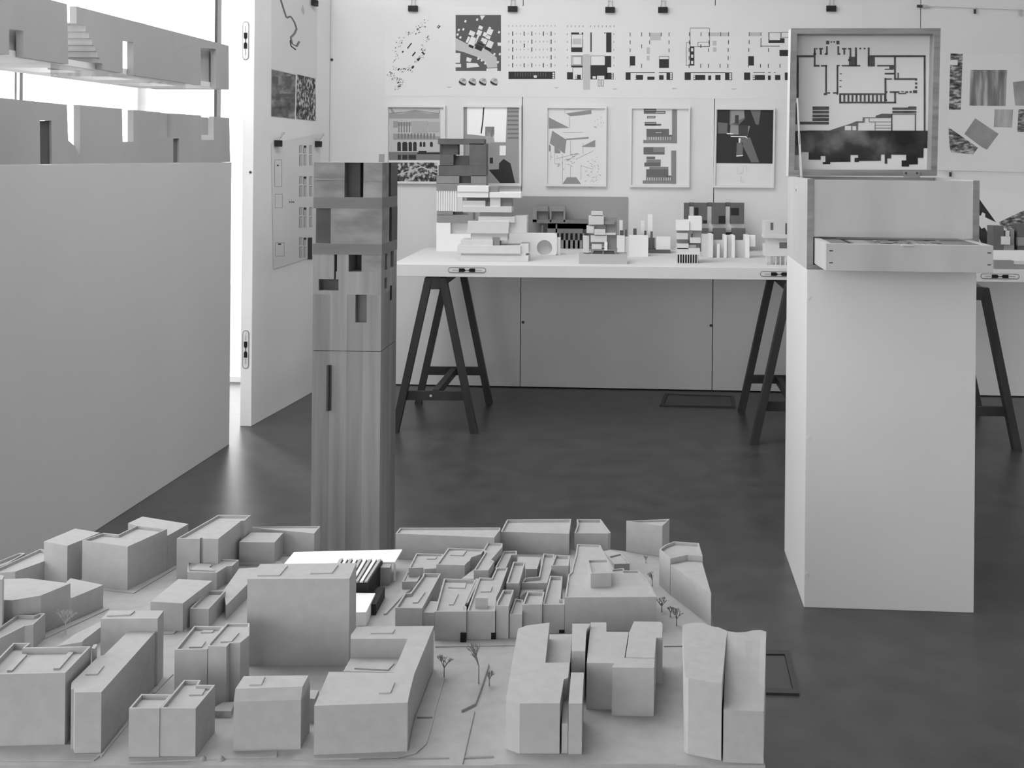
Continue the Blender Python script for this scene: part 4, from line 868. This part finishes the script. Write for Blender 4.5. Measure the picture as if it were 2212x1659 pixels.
# -- centre: tower, court block, small blocks
o, h21, z = bld(R3, '215 635, 325 508, 1145 498, 1086 632', (1086, 632, 1372))
plate(o, R3, ['300 612, 490 610, 560 528, 385 530', '750 594, 938 590, 990 522, 820 525'], z)
o, h22, z = bld(R4, '785 690, 910 400, 1460 408, 1582 118, 1096 118, 1098 85, 1150 15, 1806 8, 1640 415, 1603 560, 1583 662', (1583, 662, 1088))
plate(o, R4, ['1335 588, 1435 586, 1472 500, 1378 500', '1265 78, 1455 76, 1475 42, 1300 45'], z)
gpt = ZP(HB + h22).hit(*R4((1300, 118))); zl = zat(gpt, R4((0, 282))[1])
o, hh, z = bld(R4, '1032 396, 1096 284, 1512 284, 1462 405', h=zl - HB, name='court_roof')
plate(o, R4, ['1128 378, 1415 392, 1470 335, 1190 330'], z)
g = BD.hit(*R4((100, 1078))); hm = zat(g, R4((100, 655))[1]) - HB
lowr = [ZP(HB + hm).hit(*R4(p)) for p in P('98 655, 672 640, 750 500, 140 512')]
sc_ = zat(g, R4((100, 548))[1]) - HB - hm
topr = [ZP(HB + hm + sc_ * .82).hit(*R4(p)) for p in P('112 545, 685 526, 736 430, 185 436')]
mb = MB(); mb.prism(lowr, HB, HB + hm, card); mb.shell([V((p.x, p.y, HB + hm)) for p in lowr], topr, card); o = mb.build('building', city)
plate(o, R4, ['230 520, 335 516, 365 448, 268 452'], topr[0].z)
bld(R4, '742 628, 748 556, 824 556, 790 630', (790, 630, 840))
# back left of centre
bld(R3, '247 190, 837 184, 785 246, 345 205', (785, 246, 445), par=1, rec=.003)
bld(R3, '145 320, 245 238, 522 240, 447 322', (447, 322, 520))
bld(R3, '220 407, 305 338, 432 340, 360 411', (360, 411, 505), par=1, rec=.003)
bld(R3, '140 500, 520 505, 500 485, 300 462, 140 470', h=.006, name='low_block')
# inserted project: white canopy, ribbed black hall, white low wing
g = BD.hit(*R3((1470, 655))); hc = zat(g, R3((1470, 490))[1]) - HB
rc = [ZP(HB + hc).hit(*R3(p)) for p in P('520 515, 612 404, 1537 382, 1474 490, 900 500')]
MB().prism(rc, HB + hc - .003, HB + hc, card_w).build('canopy_roof', city, 'bright white flat canopy roof')
for q in ('1428 640 1440 .012', '1462 655 1478 .01'):
    x0, yb, x1, dd = map(float, q.split()); a, b = BD.hit(*R3((x0, yb))), BD.hit(*R3((x1, yb)))
    MB().box((a.x, a.y, HB), (b.x - a.x, 0, 0), (0, dd * .4, 0), (0, 0, hc - .0031), card_w).build('canopy_post', city, 'thin white canopy post')
a, b = BD.hit(*R3((1300, 690))), BD.hit(*R3((1428, 690)))
MB().box((a.x, a.y, HB), (b.x - a.x, 0, 0), (0, .02, 0), (0, 0, hc - .0031), card).build('canopy_wall', city)
g_, h_, z = bld(R3, '1000 750, 1307 756, 1228 918, 1000 922', (1228, 918, 1035), m=card_w, name='low_wing', label='low white wing')
g = ZP(z).hit(*R3((1250, 742))); hr = zat(g, R3((1250, 648))[1]) - HB
rp = [ZP(HB + hr).hit(*R3(p)) for p in P('900 650, 1250 648, 1370 462, 1000 455')]
rp = [V((p.x, p.y, 0)) for p in rp]
MB().prism(rp, HB, HB + hr - .004, black).build('ribbed_hall', city, 'black walled hall under ribbed white roof strips')
mb = MB(); n = 9
for i in range(n):
    t0, t1 = i / n, (i + .72) / n
    f0, f1, b0, b1 = rp[0].lerp(rp[1], t0), rp[0].lerp(rp[1], t1), rp[3].lerp(rp[2], t0), rp[3].lerp(rp[2], t1)
    zb, zt2 = HB + hr - .0042, HB + hr
    mb.shell([V((p.x, p.y, zb)) for p in (f0, f1, b1, b0)], [V((f0.x, f0.y, zt2 - .002)), V((f1.x, f1.y, zt2)), V((b1.x, b1.y, zt2)), V((b0.x, b0.y, zt2 - .002))], card_w if i % 2 else card)
mb.build('rib_roof', city, 'pale sawtooth roof strips')
bld(R3, '1225 850, 1325 702, 1389 702, 1311 850', (1389, 702, 792), m=black, name='low_black_wall', label='low black wall')
# -- centre right: dense block
o, hC1, z = bld(R5, '118 300, 165 240, 1207 238, 1205 260, 1142 343', (130, 300, 568), par=1, rec=.004)
bld(R5, '1210 282, 1275 156, 1942 150, 1920 302', (1920, 302, 525), par=1)
bld(R6, '240 243, 268 165, 260 126, 466 126, 550 240, 526 246', (548, 240, 388), par=1)
bld(R6, '683 138, 1052 123, 990 182', (683, 138, 400), par=1, rec=.004)
o, hF, z = bld(R5, '525 1112, 620 768, 953 780, 835 1050, 855 1060, 855 1112', (527, 1112, 1422), par=1)
plate(o, R5, ['665 870, 838 876, 852 824, 700 822', '670 1048, 718 1048, 772 935, 740 935'], z)
plate(o, R5, ['828 1055, 872 1045, 985 800, 955 790'], z, .005, name='party_wall')
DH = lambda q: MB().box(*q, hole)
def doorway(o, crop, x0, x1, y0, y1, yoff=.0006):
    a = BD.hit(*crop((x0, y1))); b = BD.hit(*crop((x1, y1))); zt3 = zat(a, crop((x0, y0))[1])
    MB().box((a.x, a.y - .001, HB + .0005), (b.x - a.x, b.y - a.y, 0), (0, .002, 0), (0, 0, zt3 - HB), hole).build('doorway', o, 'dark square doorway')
doorway(o, R5, 790, 852, 1335, 1438)
o, h_, z = bld(R5, '255 660, 333 506, 615 512, 540 662, 420 668, 405 655', h=hF * .62, par=1, rec=.004)
plate(o, R5, ['440 572, 532 572, 550 548, 470 552'], z)
bld(R5, '186 802, 235 700, 395 708, 342 798', h=hF * .33, par=1, rec=.003)
o, h_, z = bld(R5, '115 1072, 212 920, 270 918, 400 742, 405 714, 588 716, 395 1076', (395, 1076, 1310), par=1)
plate(o, R5, ['295 1028, 348 1026, 425 918, 385 920'], z)
bld(R5, '396 1122, 480 1000, 590 1008, 522 1122', h=h_ * .75)
o, h_, z = bld(R5, '540 622, 665 450, 1038 464, 1008 512, 902 548, 890 580, 862 600, 836 630', h=hF * .78, par=1, rec=.004)
plate(o, R5, ['685 532, 818 538, 855 488, 730 486'], z)
o, h_, z = bld(R5, '930 682, 1050 490, 1030 468, 1075 393, 1230 404, 1226 440, 1112 570, 1142 590, 1082 682', h=hF * .82, par=1, rec=.004)
o, h_, z = bld(R5, '860 1108, 985 758, 1115 762, 1165 655, 1285 655, 1200 890, 1165 960, 1152 1108', (1152, 1108, 1410), par=1, rec=.004)
plate(o, R5, ['1000 914, 1105 912, 1122 856, 1030 856'], z)
bld(R5, '945 970, 962 944, 1078 944, 1076 972', h=.019, z0=z, name='roof_box', parent=o)
doorway(o, R5, 1110, 1158, 1330, 1408)
bld(R5, '1162 1050, 1168 1010, 1235 884, 1347 884, 1292 1056', (1165, 1055, 1402), par=1)
bld(R5, '1150 658, 1240 484, 1378 480, 1380 520, 1322 522, 1265 655', h=hF * .55, par=1, rec=.004)
bld(R5, '1268 815, 1340 594, 1464 596, 1400 818', h=hF * .95, par=1)
bld(R5, '1425 815, 1462 762, 1604 748, 1652 508, 1770 515, 1745 640, 1692 814', h=hF * .72, par=1)
bld(R5, '1385 600, 1392 542, 1625 548, 1588 668, 1470 668', h=hF * .55)
bld(R5, '1735 634, 1778 522, 1928 530, 1916 636', h=hF * .85, par=1)
o, h_, z = bld(R5, '1645 1038, 1722 740, 1852 745, 1832 980, 1872 985, 1872 1038', (1872, 1038, 1332), par=1)
doorway(o, R5, 1816, 1872, 1306, 1336)
bld(R5, '1435 1038, 1487 904, 1665 905, 1640 1038', (1437, 1038, 1352), par=1)
bld(R5, '1302 1138, 1360 975, 1442 990, 1432 1140', (1305, 1137, 1392), par=1, rec=.004)
for q, k in (('1130 770, 1160 660, 1270 660, 1235 775', .5), ('1405 960, 1440 818, 1690 818, 1650 900, 1480 905', .5), ('800 772, 930 672, 990 690, 940 772', .5), ('200 860, 345 800, 300 870, 215 920, 20 1130, -5 1130', .06)): bld(R5, q, h=hF * k, name='low_block')
o, h20_, z = bld(R6, '160 792, 186 600, 214 572, 226 510, 250 430, 262 338, 460 344, 520 460, 577 550, 660 542, 668 562, 788 562, 862 640, 942 787', (160, 792, 1096), par=1, rec=.003)
bld(R6, '352 478, 354 470, 528 466, 557 582, 380 590', h=None, ref=(380, 588, 708), z0=z, par=1, rec=.004, name='roof_box', parent=o)
bld(R6, '528 442, 640 414, 712 502, 580 508', (712, 502, 590), par=1, rec=.003)
bld(R6, '490 398, 545 384, 640 416, 530 444', h=.022)
bld(R6, '965 382, 1012 345, 1090 314, 1302 328, 1334 440, 1205 428, 1058 460', (965, 382, 685), par=1, label='tall block with a curved front')
bld(R6, '1062 512, 1190 482, 1330 492, 1407 758', (1407, 758, 1038), label='wedge shaped block with a slanting front')
# -- right front
o, hD, z = bld(R7, '762 632, 865 32, 940 4, 1134 -20, 1098 322, 1307 320, 1292 450, 1256 466, 1222 668, 880 670', (880, 670, 1105))
bld(R7, '1090 322, 1120 80, 1325 78, 1310 320', h=hD * .62, name='court_roof')
bld(R7, '1296 670, 1318 405, 1427 405, 1412 670', (1300, 670, 1108))
bld(R7, '1238 842, 1256 470, 1296 460, 1290 842', (1238, 842, 1096))
bld(R8, '216 302, 222 68, 380 68, 342 122, 332 302', (216, 302, 720))
bld(R8, '345 403, 380 57, 513 57, 513 138, 702 140, 660 405', (345, 403, 798))
o, h_, z = bld(R8, '562 442, 580 405, 690 350, 705 140, 740 140, 747 54, 975 56, 995 78, 992 196, 938 196, 920 446', (920, 446, 856))
plate(o, R8, ['676 360, 712 140, 748 56, 975 58, 992 80, 990 194, 938 196, 924 366'], z, .0015)
for q in ('150 545, 330 120',): pass
# wave roofed block at the right front corner: two halves
g = BD.hit(*R8((1213, 1180))); hw = zat(g, R8((1213, 533))[1]) - HB
wl = P('1183 516, 1213 533, 1498 582, 1532 235, 1545 130, 1465 97, 1430 95, 1400 85, 1340 62, 1260 60, 1190 70, 1162 85')
bld(R8, wl, h=hw, label='left half of the wavy ended block')
g2 = BD.hit(*R8((1857, 1263))); hz2 = zat(g2, R8((1857, 816))[1])
fa = ZP(hz2).hit(*R8((1512, 803))); fb = ZP(hz2).hit(*R8((1857, 816)))
zt4 = HB + hw
bk = [ZP(zt4).hit(*R8(p)) for p in P('1535 128, 1580 137, 1620 143, 1700 140, 1760 125, 1830 122, 1877 136')]
nseg = len(bk); fr_ = [fa.lerp(fb, i / (nseg - 1)) for i in range(nseg)]
mb = MB(); rows = []
for k in range(7):
    t = k / 6; zz_ = hz2 + (zt4 - hz2) * (t * t * (3 - 2 * t))
    rows.append([V((f.x + (b.x - f.x) * t, f.y + (b.y - f.y) * t, zz_)) for f, b in zip(fr_, bk)])
for k in range(6):
    for i in range(nseg - 1): mb.face([rows[k][i], rows[k][i + 1], rows[k + 1][i + 1], rows[k + 1][i]], card)
gz = lambda p: V((p.x, p.y, HB))
for i in range(nseg - 1):
    mb.face([gz(rows[0][i]), gz(rows[0][i + 1]), rows[0][i + 1], rows[0][i]], card); mb.face([gz(rows[6][i]), gz(rows[6][i + 1]), rows[6][i + 1], rows[6][i]], card)
for k in range(6):
    for i in (0, nseg - 1): mb.face([gz(rows[k][i]), gz(rows[k + 1][i]), rows[k + 1][i], rows[k][i]], card)
mb.face([gz(p) for p in rows[0]] + [gz(p) for p in reversed(rows[6])], card)
mb.build('building', city, 'right half of the wavy ended block with a sagging roof')
# -- streets: pavement layers, kerbs, low walls
def pave(crop, poly, th=.0018, name='pavement', m=card_b):
    r = [BD.hit(*crop(p)) for p in P(poly)]; MB().prism(r, HB, HB + th, m).build(name, city)
pave(R1, '890 735, 1140 762, 1500 548, 1500 520, 1420 560, 1085 728')
pave(R4, '600 1120, 780 1100, 1590 1085, 1640 820, 1800 400, 1900 460, 1830 700, 1790 870, 1745 1020, 1650 1105, 1500 1140, 600 1155')
pave(R5, '525 1412, 1380 1380, 1370 1470, 530 1485')
pave(R2, '-40 1050, 620 1030, 640 1110, 880 1105, 800 1165, -40 1165')
pave(R2, '1095 1140, 1700 1135, 2360 1090, 2360 1130, 1100 1180')
pave(R1, '390 1100, 915 880, 930 895, 380 1150')
pave(R1, '1390 1110, 1480 1108, 1505 1086, 1600 1085, 1600 1020, 1390 1040')
pave(R2, '1300 585, 1460 425, 1480 425, 1325 585')
pave(R7, '670 1195, 760 1050, 880 1108, 1410 1110, 2200 1180, 2200 1192, 700 1196', .001)
for q in ('0 808, 135 806, 135 800, 0 802', ): pave(R7, q, .004, 'kerb_wall', mcard)
def lowwall(crop, pts, k=.004, hgt=.004, m=card):
    q = [BD.hit(*crop(p)) for p in P(pts)]; mb = MB()
    for a, b in zip(q, q[1:]): mb.bar(a + UP * hgt / 2, b + UP * hgt / 2, k, hgt, m)
    mb.build('low_wall', city)
lowwall(R7, '615 347, 565 510, 500 690, 385 746', .002, .004, mcard); lowwall(R7, '495 745, 440 980, 392 1190', .0012, .002, mcard)
lowwall(R7, '-500 1160, 0 1146, 275 1140', .002, .0015, mcard); lowwall(R7, '405 1140, 655 1130', .003, .002, mcard); lowwall(R7, '2110 188, 2290 186', .0015, .002, mcard)
lowwall(R2, '860 1130, 1090 850', .002, .002)
# -- wire trees
def tree(crop, x, yb, yt, seed, spread=1., rad=.0012, lean=0., m=None):
    rn = random.Random(seed); b = BD.hit(*crop((x, yb))); ht = max(zat(b, crop((x, yt))[1]) - HB, .015); mb = MB(); m = m or M('tree_wire', .22, .6)
    nb = lambda l: 4 if l < 3 else 5
    def grow(p, d, L, r, lvl):
        q = p + d * L; mb.tube(p, q, r, m, 5, r * .7)
        if lvl:
            for k in range(nb(lvl)):
                nd = (d + V((rn.uniform(-1, 1), rn.uniform(-1, 1), rn.uniform(-.3, .6))) * .8 * spread).normalized(); grow(q, nd, L * rn.uniform(.55, .8), r * .65, lvl - 1)
    grow(b, V((lean, 0, 1)).normalized(), ht * .42, rad, 3); mb.build('wire_tree', city, 'small wire tree')
tree(R1, 560, 1100, 900, 1, 1.1, .0014, m=M('tree_pale', .42, .7)); tree(R7, 235, 450, 250, 2); tree(R7, 530, 500, 150, 3, .9); tree(R7, 620, 520, 400, 9, .9)
tree(R6, 985, 915, 800, 4); tree(R6, 1112, 1035, 900, 5, .8); tree(R6, 1060, 960, 870, 6); tree(R6, 905, 700, 580, 7, .8, .0008); tree(R6, 850, 500, 440, 8, .6, .0008)
tree(R1, 1430, 1040, 880, 10, 1., .0008, m=MATS['tree_pale']); tree(R5, 205, 1240, 1090, 11, 1., .0007, m=MATS['tree_pale'])
for q in ((1735, 1150), (1890, 1150)):
    c = BD.hit(*R2(q)); mb = MB(); n = 10
    mb.shell([c + V((.006 * math.cos(i * .628), .006 * math.sin(i * .628), 0)) for i in range(n)], [c + V((.001 * math.cos(i * .628), .001 * math.sin(i * .628), .006)) for i in range(n)], mcard); mb.build('cone_bush', city, 'tiny grey cone on the kerb')
